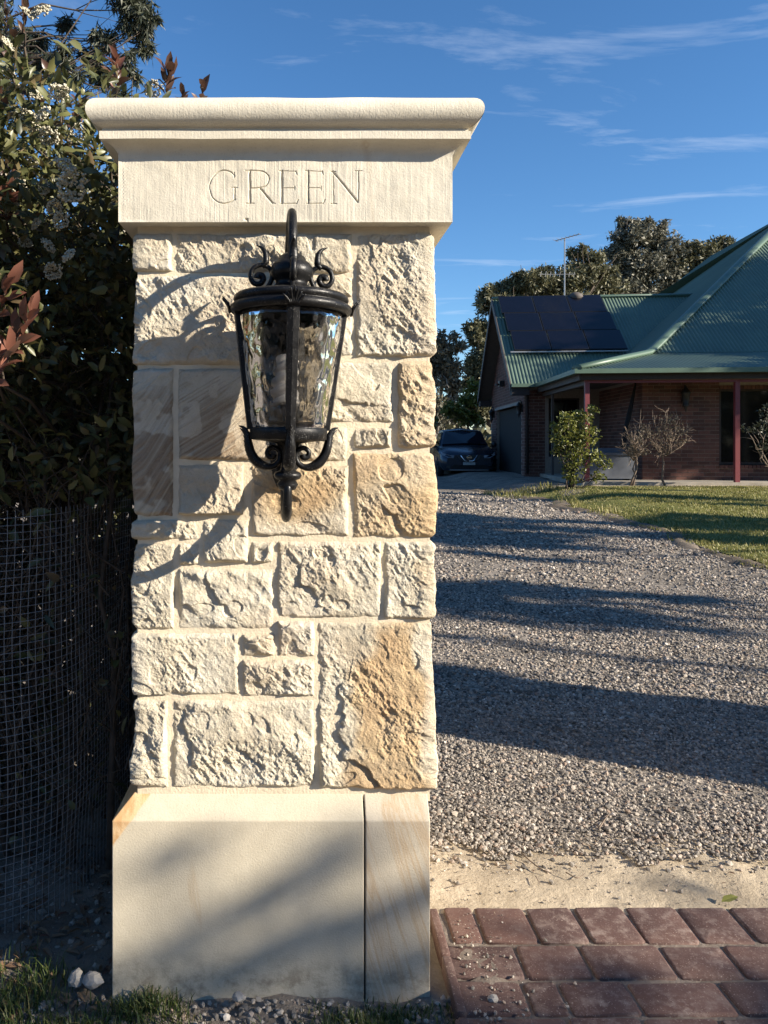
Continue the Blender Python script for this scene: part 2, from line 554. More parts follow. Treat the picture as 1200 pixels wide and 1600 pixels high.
def paver_mat():
    t = NT('red_paver_brick')
    p = t.wpos()
    c = t.ramp(t.noise(p, 5, 5, .6), [(.3, (.072, .036, .029)), (.55, (.108, .058, .045)), (.75, (.15, .093, .074))])
    r = t.objrand()
    c = t.mix(.8, c, t.ramp(r, [(0, (.75, .75, .78)), (1, (1.25, 1.2, 1.15))]), 'MULTIPLY')
    dust = t.math('MULTIPLY', t.ramp(t.noise(p, 26, 6, .72), [(.48, 0.0), (.66, .85)]), t.ramp(t.noise(p, 3.3, 3), [(.38, .2), (.60, 1.0)]))
    c = t.mix(dust, c, (.24, .18, .15))
    c = t.mix(t.ramp(t.noise(p, 210, 2), [(.62, 0.0), (.70, .5)]), c, (.42, .34, .28))
    t.col(c).rough(.82)
    t.bump(t.noise(p, 120, 4, .7), .45, .003)
    return t.m
M['paver'] = paver_mat()
M['paver_joint'] = ground_mat('dusty_paver_joint', (.14, .115, .095), (.20, .165, .135), (.28, .23, .19))
M['grass'] = leaf_mat('grass_blades', [(.03, .055, .012), (.05, .085, .018), (.09, .12, .03), (.17, .15, .06)], .25, .5)
M['lawn_blades'] = leaf_mat('lawn_blades', [(.13, .14, .035), (.20, .20, .05), (.27, .25, .075), (.36, .30, .13)], .3, .6)
M['wood_twig'] = simple('dry_twig', (.17, .125, .09), .85, .3, 30)
M['bark'] = simple('shrub_bark', (.085, .065, .048), .9, .35, 25, .5, 70)
M['gumbark'] = simple('pale_gum_bark', (.30, .27, .23), .85, .35, 3, .4, 30)
M['lf_green'] = leaf_mat('hedge_leaf', [(.045, .052, .022), (.070, .078, .030), (.10, .105, .040), (.15, .15, .05), (.13, .09, .05)], .25, .42)
M['lf_red'] = leaf_mat('red_young_leaf', [(.24, .085, .06), (.33, .17, .12), (.20, .075, .05), (.31, .21, .14)], .3, .33)
M['lf_dark'] = leaf_mat('bronze_leaf', [(.075, .035, .024), (.11, .055, .038), (.06, .045, .028)], .25, .35)
M['flower'] = leaf_mat('cream_blossom', [(.54, .50, .37), (.64, .60, .47), (.46, .42, .30)], .2, .8)
M['lf_gum'] = leaf_mat('gum_leaf', [(.025, .035, .022), (.045, .055, .035), (.075, .08, .045), (.04, .045, .034)], .2, .5)
M['lf_gum2'] = leaf_mat('olive_gum_leaf', [(.085, .088, .045), (.125, .122, .062), (.18, .165, .085), (.068, .07, .04)], .2, .55)
M['lf_grey'] = leaf_mat('grey_gum_leaf', [(.10, .10, .07), (.15, .145, .105), (.20, .185, .135), (.07, .075, .05)], .2, .55)
M['lf_yel'] = leaf_mat('yellow_green_leaf', [(.10, .115, .02), (.17, .18, .03), (.22, .22, .05), (.07, .08, .02)], .3, .4)
M['lf_twig'] = leaf_mat('sparse_grey_leaf', [(.11, .09, .06), (.16, .13, .09), (.09, .085, .05)], .2, .7)
M['wire'] = simple('galvanised_wire', (.24, .24, .24), .6, .2, 30)
M['post'] = simple('dark_fence_post', (.018, .017, .016), .8)
M['white_rock'] = simple('pale_rubble', (.34, .31, .27), .9, .25, 40, .6, 90)
M['hbrick'] = brick_wall_mat('red_house_brick', (.070, .029, .021), (.155, .066, .047))
M['hmortar'] = simple('house_mortar', (.26, .215, .175), .95, .15, 20)
M['roof'] = simple('green_corrugated_steel', (.095, .140, .102), .48, .12, 1.2)
M['rooftrim'] = simple('green_roof_trim', (.085, .135, .095), .45, .08)
M['maroon'] = simple('maroon_paint', (.17, .032, .038), .5, .1)
M['dkbrown'] = simple('dark_brown_timber', (.028, .018, .015), .7, .2)
M['greytrim'] = simple('grey_brown_timber', (.075, .062, .055), .7, .15)
M['soffit'] = simple('soffit_board', (.10, .085, .07), .8, .1)
M['panel'] = simple('dark_solar_glass', (.003, .003, .006), .25, .2, 2)
M['panelframe'] = simple('black_panel_frame', (.012, .012, .014), .4)
M['steel'] = simple('grey_steel', (.35, .35, .35), .4, .1, metallic=.6)
M['dkglass'] = simple('dark_window_glass', (.006, .006, .006), .06)
M['void'] = simple('interior_shade_black', (.012, .011, .010), .9)  # near-black colour stands in for the shade inside the openings
M['carpaint'] = simple('dark_blue_grey_car_paint', (.032, .045, .066), .22, .05, metallic=.5)
M['carglass'] = simple('tinted_car_glass', (.008, .012, .02), .05)
M['blackplastic'] = simple('black_plastic', (.012, .012, .012), .5)
M['chrome'] = simple('chrome', (.75, .76, .78), .15, .02, metallic=1.0)
M['lens'] = simple('headlight_lens', (.25, .26, .28), .08)
M['plate'] = simple('pale_number_plate', (.35, .36, .34), .5)
M['rubber'] = simple('tyre_rubber', (.012, .012, .012), .8)
M['greybox'] = simple('pale_grey_plastic', (.11, .12, .14), .6, .1)
M['cloth'] = simple('black_cloth', (.010, .010, .011), .9)

# ------------------------------------------------------------------ terrain
def gz(x, y):
    x = np.asarray(x, float); y = np.asarray(y, float)
    drive = 0.28 * sstep(2.6, 15.0, y)
    lawn = 0.19 * sstep(8.0, 16.2, y) * sstep(0.0, 1.1, x - lawn_edge(y))
    far = 0.0
    return drive + lawn + far

def lawn_edge(y):
    y = np.asarray(y, float)
    e = 4.82 + 0.12 * np.sin(y * 1.3) + 0.08 * np.sin(y * 3.1 + 1)
    e = e - 0.55 * sstep(14.2, 16.5, y)
    e = e + 2.4 * sstep(8.1, 6.0, y)
    return e

def axis(parts):
    a = []
    for (p, q, st) in parts:
        a.append(np.arange(p, q, st))
    return np.unique(np.round(np.concatenate(a), 4))

def sheet(name, xs, ys, mat, zoff, keep=None, rough_amp=None, kind='structure'):
    X, Y = np.meshgrid(xs, ys)
    Z = gz(X, Y) + zoff
    if rough_amp is not None: Z = Z + rough_amp(X, Y)
    V = np.stack([X, Y, Z], 2).reshape(-1, 3)
    F = grid_faces(len(ys), len(xs))
    if keep is not None:
        k = keep(X, Y).ravel()
        F = F[k[F].all(1)]
        used = np.unique(F); rem = np.full(len(V), -1); rem[used] = np.arange(len(used))
        V = V[used]; F = rem[F]
    o = obj(name, mesh_np(name, V, [F]), mat, None, True)
    o['kind'] = kind
    return o

xs = axis([(-600, -60, 60), (-60, -12, 6), (-12, -2, 1), (-2, .9, .05), (.9, 6, .25), (6, 20, 1), (20, 60, 5), (60, 601, 60)])
ys = axis([(-600, -60, 60), (-60, -10, 5), (-10, 1, .5), (1, 3.2, .05), (3.2, 20, .4), (20, 60, 2), (60, 200, 20), (200, 1601, 100)])
def soil_lumps(X, Y):
    near = sstep(4.5, 2.5, np.hypot(X - 0.0, Y - 2.0))
    return near * (0.018 * fbm(X * 5, Y * 5, 3, 3) + 0.008 * fbm(X * 22, Y * 22, 5, 2)) - 0.012
sheet('ground', xs, ys, M['soil'], -0.03, None, soil_lumps)

# driveway gravel bed
xs = axis([(-1.4, 5.0, .10), (5.0, 9.2, .3)])
ys = axis([(2.55, 9, .09), (9, 34, .4)])
def drive_keep(X, Y):
    edge_near = 2.64 + .05 * fbm(X * 4, Y * 0, 11, 3)
    right = np.where(Y < 14.5, lawn_edge(Y) + 0.15, 5.9 + .12 * (Y - 14.5))
    return (Y > edge_near) & (X < right) & (X > -.2 + .08 * fbm(Y * 3, Y * 0, 14, 3))
sheet('driveway', xs, ys, M['drive'], 0.0, drive_keep, lambda X, Y: .012 * fbm(X * 1.2, Y * 1.2, 9, 3) - .03 * sstep(2.85, 2.62, Y))

# sandy strip between pavers and gravel
xs = axis([(.34, 5.2, .022)]); ys = axis([(2.28, 2.98, .022)])
def sand_keep(X, Y): return (Y > 2.30) & (Y < 2.80 + .06 * fbm(X * 3, Y * 3, 21, 3))
sheet('sand_strip', xs, ys, M['sand'], -0.006, sand_keep, lambda X, Y: .009 * fbm(X * 5, Y * 5, 31, 3) + .004 * fbm(X * 24, Y * 24, 33, 3))

# lawn
xs = axis([(3.6, 8, .12), (8, 40, 1.2)]); ys = axis([(5.2, 16.7, .15)])
def lawn_keep(X, Y): return (X > lawn_edge(Y) + .05) & (Y < 16.15)
sheet('lawn', xs, ys, M['lawn'], 0.006, lawn_keep, lambda X, Y: .02 * fbm(X * 1.5, Y * 1.5, 41, 3))
# dark bank of soil along the lawn edge
xs = axis([(3.4, 6.6, .08)]); ys = axis([(6.0, 17.6, .08)])
def bank_keep(X, Y):
    d = X - lawn_edge(Y)
    w = .08 + .13 * fbm(X * 5, Y * 5, 51, 4) + .22 * sstep(10.0, 15.0, Y)
    return (d > -w - .30) & (d < w + .30 + .6 * sstep(15.4, 16.5, Y))
def bank_h(X, Y):
    d = X - lawn_edge(Y) + .04
    wd = .13 + .06 * fbm(X * 2.5, Y * 2.5, 55, 3) + .20 * sstep(10.0, 15.5, Y)
    return -.035 + .075 * np.exp(-(d / np.maximum(wd, .05)) ** 2) + .022 * fbm(X * 6, Y * 6, 53, 3)
sheet('soil_bank', xs, ys, M['bank'], 0.0, bank_keep, bank_h)
# worn earth strip in front of the verandah slab
xs = axis([(5.6, 14, .2)]); ys = axis([(15.75, 16.6, .08)])
def worn_keep(X, Y): return (Y > 15.95 - .1 * (X - 6.2) + .12 * fbm(X * 1.4, Y * 1.4, 61, 2)) & (X > 6.0)
sheet('earth_path', xs, ys, M['sand'], 0.014, worn_keep)
# spare ground beyond the sheets (road side behind the camera)
xs = axis([(-40, 41, 4)]); ys = axis([(-9.0, -3.9, 1)])
sheet('road', xs, ys, simple('asphalt', (.05, .05, .05), .9, .15, 4, .4, 60), 0.004)

# ------------------------------------------------------------------ gate pillar
PW = 588.0                                   # px per metre in the plane of the stones
def PX(x): return (x - 470) / PW
def PZ(y): return CAMZ - (y - 690) / PW
YF = 2.05                                    # mortar plane of the front
XL, XR = -0.431, 0.340                       # mortar planes of the sides
YB = YF + (XR - XL)

pillar = thing('gate_pillar', 'sandstone gate pillar of rock-faced blocks with a moulded capstone engraved GREEN', 'pillar')

core = MB().box(XL - .0035, YF - .0045, 0.46, XR + .0035, YB, 1.995)
core.build('mortar_core', M['mortar'], pillar)

def stone(px0, py0, px1, py1, seed, wrap=None, amp=1.0, steps=(), stain=None, umber=None, step_len=.0024, wl=0.22, saw=False):
    rng = np.random.default_rng(seed)
    x0, x1, z1, z0 = PX(px0), PX(px1), PZ(py0), PZ(py1)
    if wrap == 'L': x0 = XL
    if wrap == 'R': x1 = XR
    wlen = wl
    s0 = -wlen if wrap == 'L' else 0.0
    Lf = x1 - x0
    s1 = Lf + (wlen if wrap == 'R' else 0.0)
    fine = np.arange(0, Lf, step_len)
    co = np.arange(.02, wlen, .011)
    if wrap == 'L': s = np.concatenate([-co[::-1], np.arange(-.018, 0, step_len), fine])
    elif wrap == 'R': s = np.concatenate([fine, Lf + np.arange(.0, .018, step_len), Lf + co])
    else: s = fine
    s = np.unique(np.round(np.concatenate([[s0], s, [s1]]), 5))
    z = np.unique(np.round(np.concatenate([np.arange(z0, z1, step_len), [z1]]), 5))
    S, Z = np.meshgrid(s, z)
    # path position and normal
    ang = np.zeros_like(S)
    if wrap == 'R': ang = R(90) * sstep(Lf - .022, Lf + .022, S)
    if wrap == 'L': ang = -R(90) * sstep(.022, -.022, S)
    nx, ny = np.sin(ang), -np.cos(ang)
    bx = x0 + np.clip(S, 0, Lf)
    by = YF + np.where(S < 0, -S, 0) + np.where(S > Lf, S - Lf, 0)
    # distance to the arris
    wob = .0022 * fbm(S * 30, Z * 30, seed + 5, 3)
    d = np.minimum(np.minimum(S - s0, s1 - S), np.minimum(Z - z0, z1 - Z))
    wE = .009 + .009 * (vnoise(S * 14, Z * 14, None, seed + 9) + 1) * .5
    e = np.clip((d + wob * 1.5) / wE, 0, 1)
    e = (1 - (1 - e) ** 2.0)
    # pitched planes
    pl = None
    k = 4 + int(Lf * 10)
    for i in range(k):
        cs, cz = rng.uniform(s0, s1), rng.uniform(z0, z1)
        gx, gzv = rng.normal(0, .20, 2)
        h0 = rng.uniform(.0, .012)
        wx = .008 * fbm(S * 15, Z * 15, seed + 100 + i, 3)
        hp = h0 + gx * (S - cs) + gzv * (Z - cz) + wx
        pl = hp if pl is None else -np.logaddexp(-pl * 420, -hp * 420) / 420
    pl = pl - np.percentile(pl, 55)
    pl = pl * min(1.0, .0054 / (pl.std() + 1e-6))
    H = np.maximum(.0145 + pl, .006 + .25 * (.0145 + pl)) * amp
    # hackly broken texture: ridged chips at falling sizes, leaning with the pick marks
    Sd, Zd = S * .80 + Z * .60, -S * .60 + Z * .80
    def rdg(f, sd, an=1.0): return 1 - 2.2 * np.abs(vnoise(Sd * f, Zd * f * an, None, sd))
    rough = .55 + .75 * sstep(-.4, .6, vnoise(S * 9, Z * 9, None, seed + 31))
    tex = .72 * amp * (.0034 * fbm(S * 13, Z * 13, seed + 1, 3) + rough * (.0026 * rdg(42, seed + 2, .7) + .0017 * rdg(88, seed + 3, .75) + .0011 * rdg(170, seed + 4, .8) + .0009 * vnoise(S * 260, Z * 260, None, seed + 6)))
    H = H + tex
    # conchoidal flakes
    for i in range(int(3 + Lf * (z1 - z0) * 90)):
        cs, cz = rng.uniform(s0, s1), rng.uniform(z0, z1)
        ra, rb = rng.uniform(.012, .05), rng.uniform(.010, .03)
        th = rng.uniform(0, math.pi)
        u = ((S - cs) * math.cos(th) + (Z - cz) * math.sin(th)) / ra
        v = (-(S - cs) * math.sin(th) + (Z - cz) * math.cos(th)) / rb
        q = u * u + v * v + .35 * vnoise(S * 40, Z * 40, None, seed + 200 + i)
        tilt = rng.uniform(-1, 1)
        H = H - amp * rng.uniform(.003, .010) * sstep(1.0, .72, q) * (.5 + .5 * tilt * np.clip(u, -1, 1))
    # fault scarps (photo px polylines: x0,y0,x1,y1, drop of the left hand side)
    for (ax, ay, bx2, by2, dh) in steps:
        A = np.array([PX(ax) - x0, PZ(ay)]); B = np.array([PX(bx2) - x0, PZ(by2)])
        tdir = (B - A); ln = np.linalg.norm(tdir); tdir /= ln
        nrm = np.array([-tdir[1], tdir[0]])
        al = (S - A[0]) * tdir[0] + (Z - A[1]) * tdir[1]
        di = (S - A[0]) * nrm[0] + (Z - A[1]) * nrm[1] + .017 * fbm(S * 17, Z * 17, seed + 77, 3) + .004 * fbm(S * 70, Z * 70, seed + 78, 2)
        fade = sstep(-.02, .02, al) * sstep(ln + .02, ln - .02, al)
        lowside = sstep(.004, -.004, di) * np.exp(-np.clip(-di, 0, 1) / .055)
        H = H - dh * fade * lowside
    if saw:
        H = .012 + .0012 * vnoise(S * 8, Z * 8, None, seed) + .0022 * np.abs(vnoise((S * .55 - Z * .6) * 170, Z * 6, None, seed + 4)) + .006 * np.clip(fbm(S * 9, Z * 9, seed + 8, 2), 0, 1)
    H = np.maximum(H, .003 if saw else .0055 + .85 * tex + .004 * fbm(S * 6, Z * 6, seed + 41, 2))
    H = np.maximum(H, .001)
    H = .0025 + e * H
    H[0, :] = H[-1, :] = -.004; H[:, 0] = H[:, -1] = -.004
    V = np.stack([bx + nx * H, by + ny * H, Z + 0 * S], 2).reshape(-1, 3)
    me = mesh_np('stone', V, [grid_faces(len(z), len(s))])
    pxs = 470 + (bx) * PW; pys = 690 - (Z - CAMZ) * PW
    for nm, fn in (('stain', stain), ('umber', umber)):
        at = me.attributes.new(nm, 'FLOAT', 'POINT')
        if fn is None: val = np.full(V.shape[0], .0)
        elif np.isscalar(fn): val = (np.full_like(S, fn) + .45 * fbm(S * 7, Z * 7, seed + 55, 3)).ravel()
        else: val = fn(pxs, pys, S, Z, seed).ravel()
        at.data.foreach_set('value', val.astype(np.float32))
    return obj('stone', me, M['stone'], pillar, False)

def st_h5(px, py, S, Z, sd):
    n = 20 * fbm(S * 8, Z * 8, sd + 5, 4)
    a = sstep(-26, 26, px + n - (572 - (py - 980) * .10)) * sstep(12, -12, px + n * .6 - (652 + 0 * py))
    return a * (.80 + .35 * fbm(S * 5, Z * 9, sd + 3, 3)) + .35 * sstep(655, 680, px) * sstep(1110, 990, py)
def st_e2(px, py, S, Z, sd): return .75 * sstep(90, 30, np.hypot(px - 455, (py - 770) * 1.2) + 26 * fbm(S * 7, Z * 7, sd, 3)) + .12
def st_e3(px, py, S, Z, sd): return .58 + .3 * fbm(S * 5, Z * 5, sd, 3) + .25 * sstep(630, 690, px)
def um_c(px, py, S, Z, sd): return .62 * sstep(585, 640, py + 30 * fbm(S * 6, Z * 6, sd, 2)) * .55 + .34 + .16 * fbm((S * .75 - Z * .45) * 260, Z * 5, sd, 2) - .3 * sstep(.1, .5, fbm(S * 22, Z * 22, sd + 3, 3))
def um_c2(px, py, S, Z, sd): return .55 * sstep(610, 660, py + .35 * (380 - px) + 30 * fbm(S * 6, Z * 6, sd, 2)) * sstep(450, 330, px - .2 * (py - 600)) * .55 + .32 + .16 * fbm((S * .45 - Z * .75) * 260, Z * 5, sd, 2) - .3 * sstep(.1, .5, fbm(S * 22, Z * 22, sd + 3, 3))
def st_c4(px, py, S, Z, sd): return .44 + .28 * fbm(S * 6, Z * 6, sd, 3)

STONES = [
    (208, 364, 269, 424, 'L', {}), (275, 364, 551, 427, None, {}), (556, 364, 682, 558, 'R', dict(steps=[(583, 360, 590, 470, .020), (590, 470, 600, 540, .016), (596, 527, 650, 524, .008)])),
    (208, 430, 448, 571, 'L', dict(steps=[(250, 512, 372, 536, -.0)])), (453, 432, 551, 465, None, {}), (453, 470, 551, 558, None, {}),
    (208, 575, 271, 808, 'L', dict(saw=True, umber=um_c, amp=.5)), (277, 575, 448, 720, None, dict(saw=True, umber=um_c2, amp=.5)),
    (454, 565, 615, 660, None, dict(steps=[(530, 632, 612, 640, .012)])), (621, 563, 685, 701, 'R', dict(stain=st_c4)),
    (454, 666, 543, 721, None, dict(stain=.12)), (553, 668, 613, 701, None, {}),
    (277, 725, 381, 805, None, {}), (392, 727, 545, 838, None, dict(stain=st_e2, steps=[(425, 760, 470, 770, .008)])), (551, 707, 681, 841, 'R', dict(stain=st_e3, steps=[(600, 790, 640, 828, .010)])),
    (211, 812, 310, 844, 'L', {}), (317, 812, 388, 881, None, {}), (392, 845, 428, 881, None, {}),
    (434, 846, 596, 966, None, dict(steps=[(470, 880, 505, 955, .012)])), (600, 846, 680, 968, 'R', dict(stain=.14, steps=[(606, 850, 622, 925, .022), (622, 925, 655, 940, .010)])),
    (212, 849, 273, 984, 'L', {}), (279, 849, 312, 883, None, {}), (279, 888, 428, 984, None, dict(steps=[(320, 900, 365, 960, .010)])),
    (209, 989, 373, 1087, 'L', {}), (379, 991, 430, 1026, None, {}), (434, 970, 492, 1027, None, {}), (379, 1031, 492, 1089, None, {}),
    (498, 972, 678, 1233, 'R', dict(stain=st_h5, steps=[(563, 975, 530, 1110, .024), (530, 1110, 545, 1180, .020), (545, 1180, 600, 1232, .012)])),
    (208, 1093, 262, 1231, 'L', {}), (270, 1094, 492, 1231, None, dict(steps=[(285, 1110, 300, 1190, .014), (375, 1165, 410, 1195, .012)])),
]
for i, (a, b, c, d, w, kw) in enumerate(STONES):
    stone(a, b, c, d, 1000 + i * 37, w, **kw)

def side_stone(side, y0, y1, z0, z1, seed):
    """plain rock-faced blocks further back on the side faces"""
    s = np.linspace(y0, y1, max(6, int((y1 - y0) / .02))); z = np.linspace(z0, z1, max(5, int((z1 - z0) / .02)))
    S, Z = np.meshgrid(s, z)
    H = .014 + .010 * fbm(S * 9, Z * 9, seed, 4)
    H[0, :] = H[-1, :] = -.008; H[:, 0] = H[:, -1] = -.008
    Xp = (XR + H) if side > 0 else (XL - H)
    F = grid_faces(len(z), len(s))
    if side < 0: F = F[:, ::-1]
    me = mesh_np('stone', np.stack([Xp, S, Z], 2).reshape(-1, 3), [F])
    at = me.attributes.new('stain', 'FLOAT', 'POINT'); me.attributes.new('umber', 'FLOAT', 'POINT')
    at.data.foreach_set('value', np.full(S.size, float(np.random.default_rng(seed).uniform(0, .3)), np.float32))
    return obj('stone', me, M['stone'], pillar)
for side in (-1, 1):
    zz = [PZ(y) for y in ((1231, 1093, 989, 849, 707, 563, 430, 364) if side < 0 else (1233, 972, 846, 707, 563, 460, 364))]
    for k in range(len(zz) - 1):
        cut = YF + .50 + (.08 if k % 2 else -.06)
        side_stone(side, YF + .228, cut - .004, zz[k] + .004, zz[k + 1] - .004, 500 + k + side * 50)
        side_stone(side, cut + .004, YB - .004, zz[k] + .004, zz[k + 1] - .004, 600 + k + side * 50)

# base blocks
def base_block(xa, xb, ch_left, mat, name='base_block'):
    y0, y1, zt0, zt1, c = 2.0, YB + .05, .429, .484, .05
    la = c if ch_left else 0
    bm = bmesh.new()
    lo = [bm.verts.new(v) for v in ((xa, y0, -.15), (xb, y0, -.15), (xb, y1, -.15), (xa, y1, -.15))]
    mi = [bm.verts.new(v) for v in ((xa, y0, zt0), (xb, y0, zt0), (xb, y1, zt0), (xa, y1, zt0))]
    hi = [bm.verts.new(v) for v in ((xa + la, y0 + c, zt1), (xb, y0 + c, zt1), (xb, y1 - c, zt1), (xa + la, y1 - c, zt1))]
    bm.faces.new(lo[::-1]); bm.faces.new(hi)
    for A, B in ((lo, mi), (mi, hi)):
        for k in range(4):
            bm.faces.new((A[k], A[(k + 1) % 4], B[(k + 1) % 4], B[k]))
    bmesh.ops.bevel(bm, geom=list(bm.edges), offset=.0025, segments=2, affect='EDGES', profile=.5)
    me = bpy.data.meshes.new(name); bm.to_mesh(me); bm.free()
    return obj(name, me, mat, pillar, False)
base_block(-.4917, .1640, True, M['base_l'])
base_block(.1690, .3367, False, M['base_r'])
MB().box(.1635, 2.010, -.1, .1695, YB, .432).box(.1635, 2.047, .432, .1695, YB, .4815).build('mortar_joint', simple('grey_joint', (.12, .10, .08), .95), pillar)

# capstone: moulded profile swept round, engraved front
CX0, CX1, CY0 = -.475, .395, 2.0
CY1 = YB + .05
ZF0, ZF1 = 1.9887, 2.1587
prof = [(0.0, ZF0), (0.0, ZF1)]
for t in np.linspace(0, 1, 9)[1:]:
    a = t * math.pi / 2
    prof.append((.0375 * (1 - math.cos(a)), ZF1 + .031 * math.sin(a)))      # cove
prof += [(.0396, 2.1905), (.0396, 2.2105), (.034, 2.2125), (.034, 2.219)]
for t in np.linspace(-82, 90, 15):
    a = R(t); prof.append((.068 - .038 + .038 * math.cos(a), 2.2575 + .038 * math.sin(a)))
prof += [(.0, 2.2965), (-.2, 2.300)]
prof = np.array(prof)

LET = []                                     # strokes: points in px of the 4x crop (300,240), width in the same px
def stk(pts, w): LET.append((np.array(pts, float), w))
stk(spline([(266, 140), (244, 116), (205, 105), (165, 113), (135, 140), (114, 180), (111, 215), (119, 255), (140, 288), (170, 306), (205, 311), (240, 303), (268, 285)], 40), 7)
stk([(268, 212), (268, 288)], 9); stk([(245, 211), (282, 211)], 5); stk([(263, 118), (264, 150)], 6)
stk([(362, 108), (362, 308)], 11); stk([(336, 311), (388, 310)], 5); stk([(333, 105), (385, 106)], 5)
stk(spline([(362, 106), (420, 107), (455, 116), (477, 140), (480, 165), (468, 192), (445, 207), (412, 214), (368, 215)], 26), 7)
stk([(424, 214), (503, 308)], 11); stk([(488, 304), (520, 312)], 5)
for ox in (0, 165):
    stk([(562 + ox, 108), (562 + ox, 310)], 11); stk([(543 + ox, 107), (652 + ox, 112)], 5); stk([(648 + ox, 108), (655 + ox, 130)], 6)
    stk([(565 + ox, 215), (640 + ox, 215)], 5); stk([(640 + ox, 204), (641 + ox, 229)], 6)
    stk([(548 + ox, 312), (656 + ox, 311)], 5); stk([(664 + ox, 288), (655 + ox, 311)], 6)
stk([(884, 114), (884, 310)], 7); stk([(880, 112), (1036, 302)], 11); stk([(1040, 110), (1040, 302)], 7)
stk([(866, 111), (898, 112)], 5); stk([(866, 313), (902, 313)], 5); stk([(1018, 108), (1062, 108)], 5)

def capstone(parent, engraved):
    n = 44
    mb = MB()
    m = len(prof)
    # perimeter stations: (side, t)
    rings = []
    sides = [((CX0, CY0), (CX1, CY0), (0, -1)), ((CX1, CY0), (CX1, CY1), (1, 0)), ((CX1, CY1), (CX0, CY1), (0, 1)), ((CX0, CY1), (CX0, CY0), (-1, 0))]
    for k, (A, B, N) in enumerate(sides):
        A = np.array(A); B = np.array(B); N = np.array(N); T = (B - A) / np.linalg.norm(B - A)
        tt = np.linspace(0, 1, n)
        V = np.zeros((n, m, 3))
        for i, t in enumerate(tt):
            o = prof[:, 0]
            s_off = np.where(t == 0, -o, np.where(t == 1, o, (2 * t - 1) * o))
            xy = A + (B - A) * t + T * s_off[:, None] + N * o[:, None]
            wv = .0012 * vnoise(np.full(m, t * 9 + k * 31), prof[:, 1] * 40, None, 71) * (o > .002) * (0 < t < 1)
            V[i, :, :2] = xy + N * wv[:, None]
            V[i, :, 2] = prof[:, 1] + .0010 * vnoise(np.full(m, t * 7 + k * 13), prof[:, 1] * 30, None, 72) * (o > .002)
        F = grid_faces(n, m)
        if k == 0 and engraved:
            col = F[:, 0] % m
            F = F[col != 0]
        mb.add(V.reshape(-1, 3), F[:, ::1])
    mb.add([(CX0 + .2, CY0 + .2, 2.300), (CX1 - .2, CY0 + .2, 2.300), (CX1 - .2, CY1 - .2, 2.300), (CX0 + .2, CY1 - .2, 2.300)], [(0, 1, 2, 3)])
    mb.add([(CX0, CY0, ZF0), (CX1, CY0, ZF0), (CX1, CY1, ZF0), (CX0, CY1, ZF0)], [(3, 2, 1, 0)])
    if engraved:
        gx = np.unique(np.round(np.concatenate([np.linspace(CX0, -.25, 60), np.arange(-.25, .17, .00105), np.linspace(.17, CX1, 60)]), 5))
        gzv = np.unique(np.round(np.concatenate([np.linspace(ZF0, 2.028, 22), np.arange(2.028, 2.128, .00105), np.linspace(2.128, ZF1, 16)]), 5))
        X, Z = np.meshgrid(gx, gzv)
        cx = (470 + X * 600 - 300) * 4; cy = (690 - (Z - CAMZ) * 600 - 240) * 4
        cx = cx + 1.4 * fbm(X * 90, Z * 90, 5, 2)
        dep = np.zeros_like(X)
        for P, w in LET:
            for q in range(len(P) - 1):
                a, b = P[q], P[q + 1]
                ab = b - a; l2 = ab @ ab
                t = np.clip(((cx - a[0]) * ab[0] + (cy - a[1]) * ab[1]) / l2, 0, 1)
                dd = np.hypot(cx - a[0] - t * ab[0], cy - a[1] - t * ab[1])
                dep = np.maximum(dep, np.clip((w * .72 - dd) / 2400 * 1.9, 0, .0062))
        H = .0011 * fbm(X * 14, Z * 14, 81, 3) + .0003 * vnoise(X * 300, Z * 12, None, 83)
        # tooled margin on the left and a chip in the lower arris
        H = H + .0006 * np.sin((X + Z * .75) * 900) * sstep(-.430, -.440, X)
        chip = np.clip(1 - np.hypot((X + .142) / .007, (Z - 1.9960) / .0035), 0, 1) * .006 + np.clip(1 - np.hypot((X + .1385) / .0022, (Z - 1.992) / .005), 0, 1) * .008
        e = np.minimum(np.minimum(X - CX0, CX1 - X), np.minimum(Z - ZF0, ZF1 - Z))
        Yv = CY0 + H * np.clip(e / .006, 0, 1) + dep + chip
        mb.add(np.stack([X, Yv, Z], 2).reshape(-1, 3), grid_faces(len(gzv), len(gx)))
    me = mb.mesh('capstone')
    o = obj('capstone', me, M['cap'], parent)
    me.polygons.foreach_set('use_smooth', np.ones(len(me.polygons), bool))
    me.set_sharp_from_angle(angle=R(32))
    return o
capstone(pillar, True)
# small black iron gate fitting on the drive side of the shaft
hm = MB()
hm.tube([(XR - .02, 2.55, PZ(836)), (XR + .05, 2.55, PZ(836))], .008, 8)
hm.lathe([(0, -.03), (.010, -.03), (.010, .03), (0, .03)], 10, (XR + .052, 2.55, PZ(836)))
hm.build('hinge', M['iron'], pillar)

# the opposite pillar of the gateway, out of the picture to the right; its shadow crosses the gravel
pillar2 = thing('gate_pillar', 'plain sandstone gate pillar on the far side of the drive opening', 'pillar')
for ch in [c for c in pillar.children]:
    if ch.name.startswith(('capstone', 'hinge')): continue
    c2 = ch.copy(); COL.objects.link(c2); c2.parent = pillar2
capstone(pillar2, False)
pillar2.location = (4.86, .02, 0)

# ------------------------------------------------------------------ wall lantern
LD_AX = .20
lan = thing('wall_lantern', 'ornate black iron lantern with scrolls and hammered glass hung on the sandstone pillar', 'lantern', (-.030, YF - LD_AX, CAMZ))
lan.rotation_euler = (0, R(1.1), R(3.5))
def LZ(y): return (690 - y) / 645.0          # local height of a photo row
IR = M['iron']
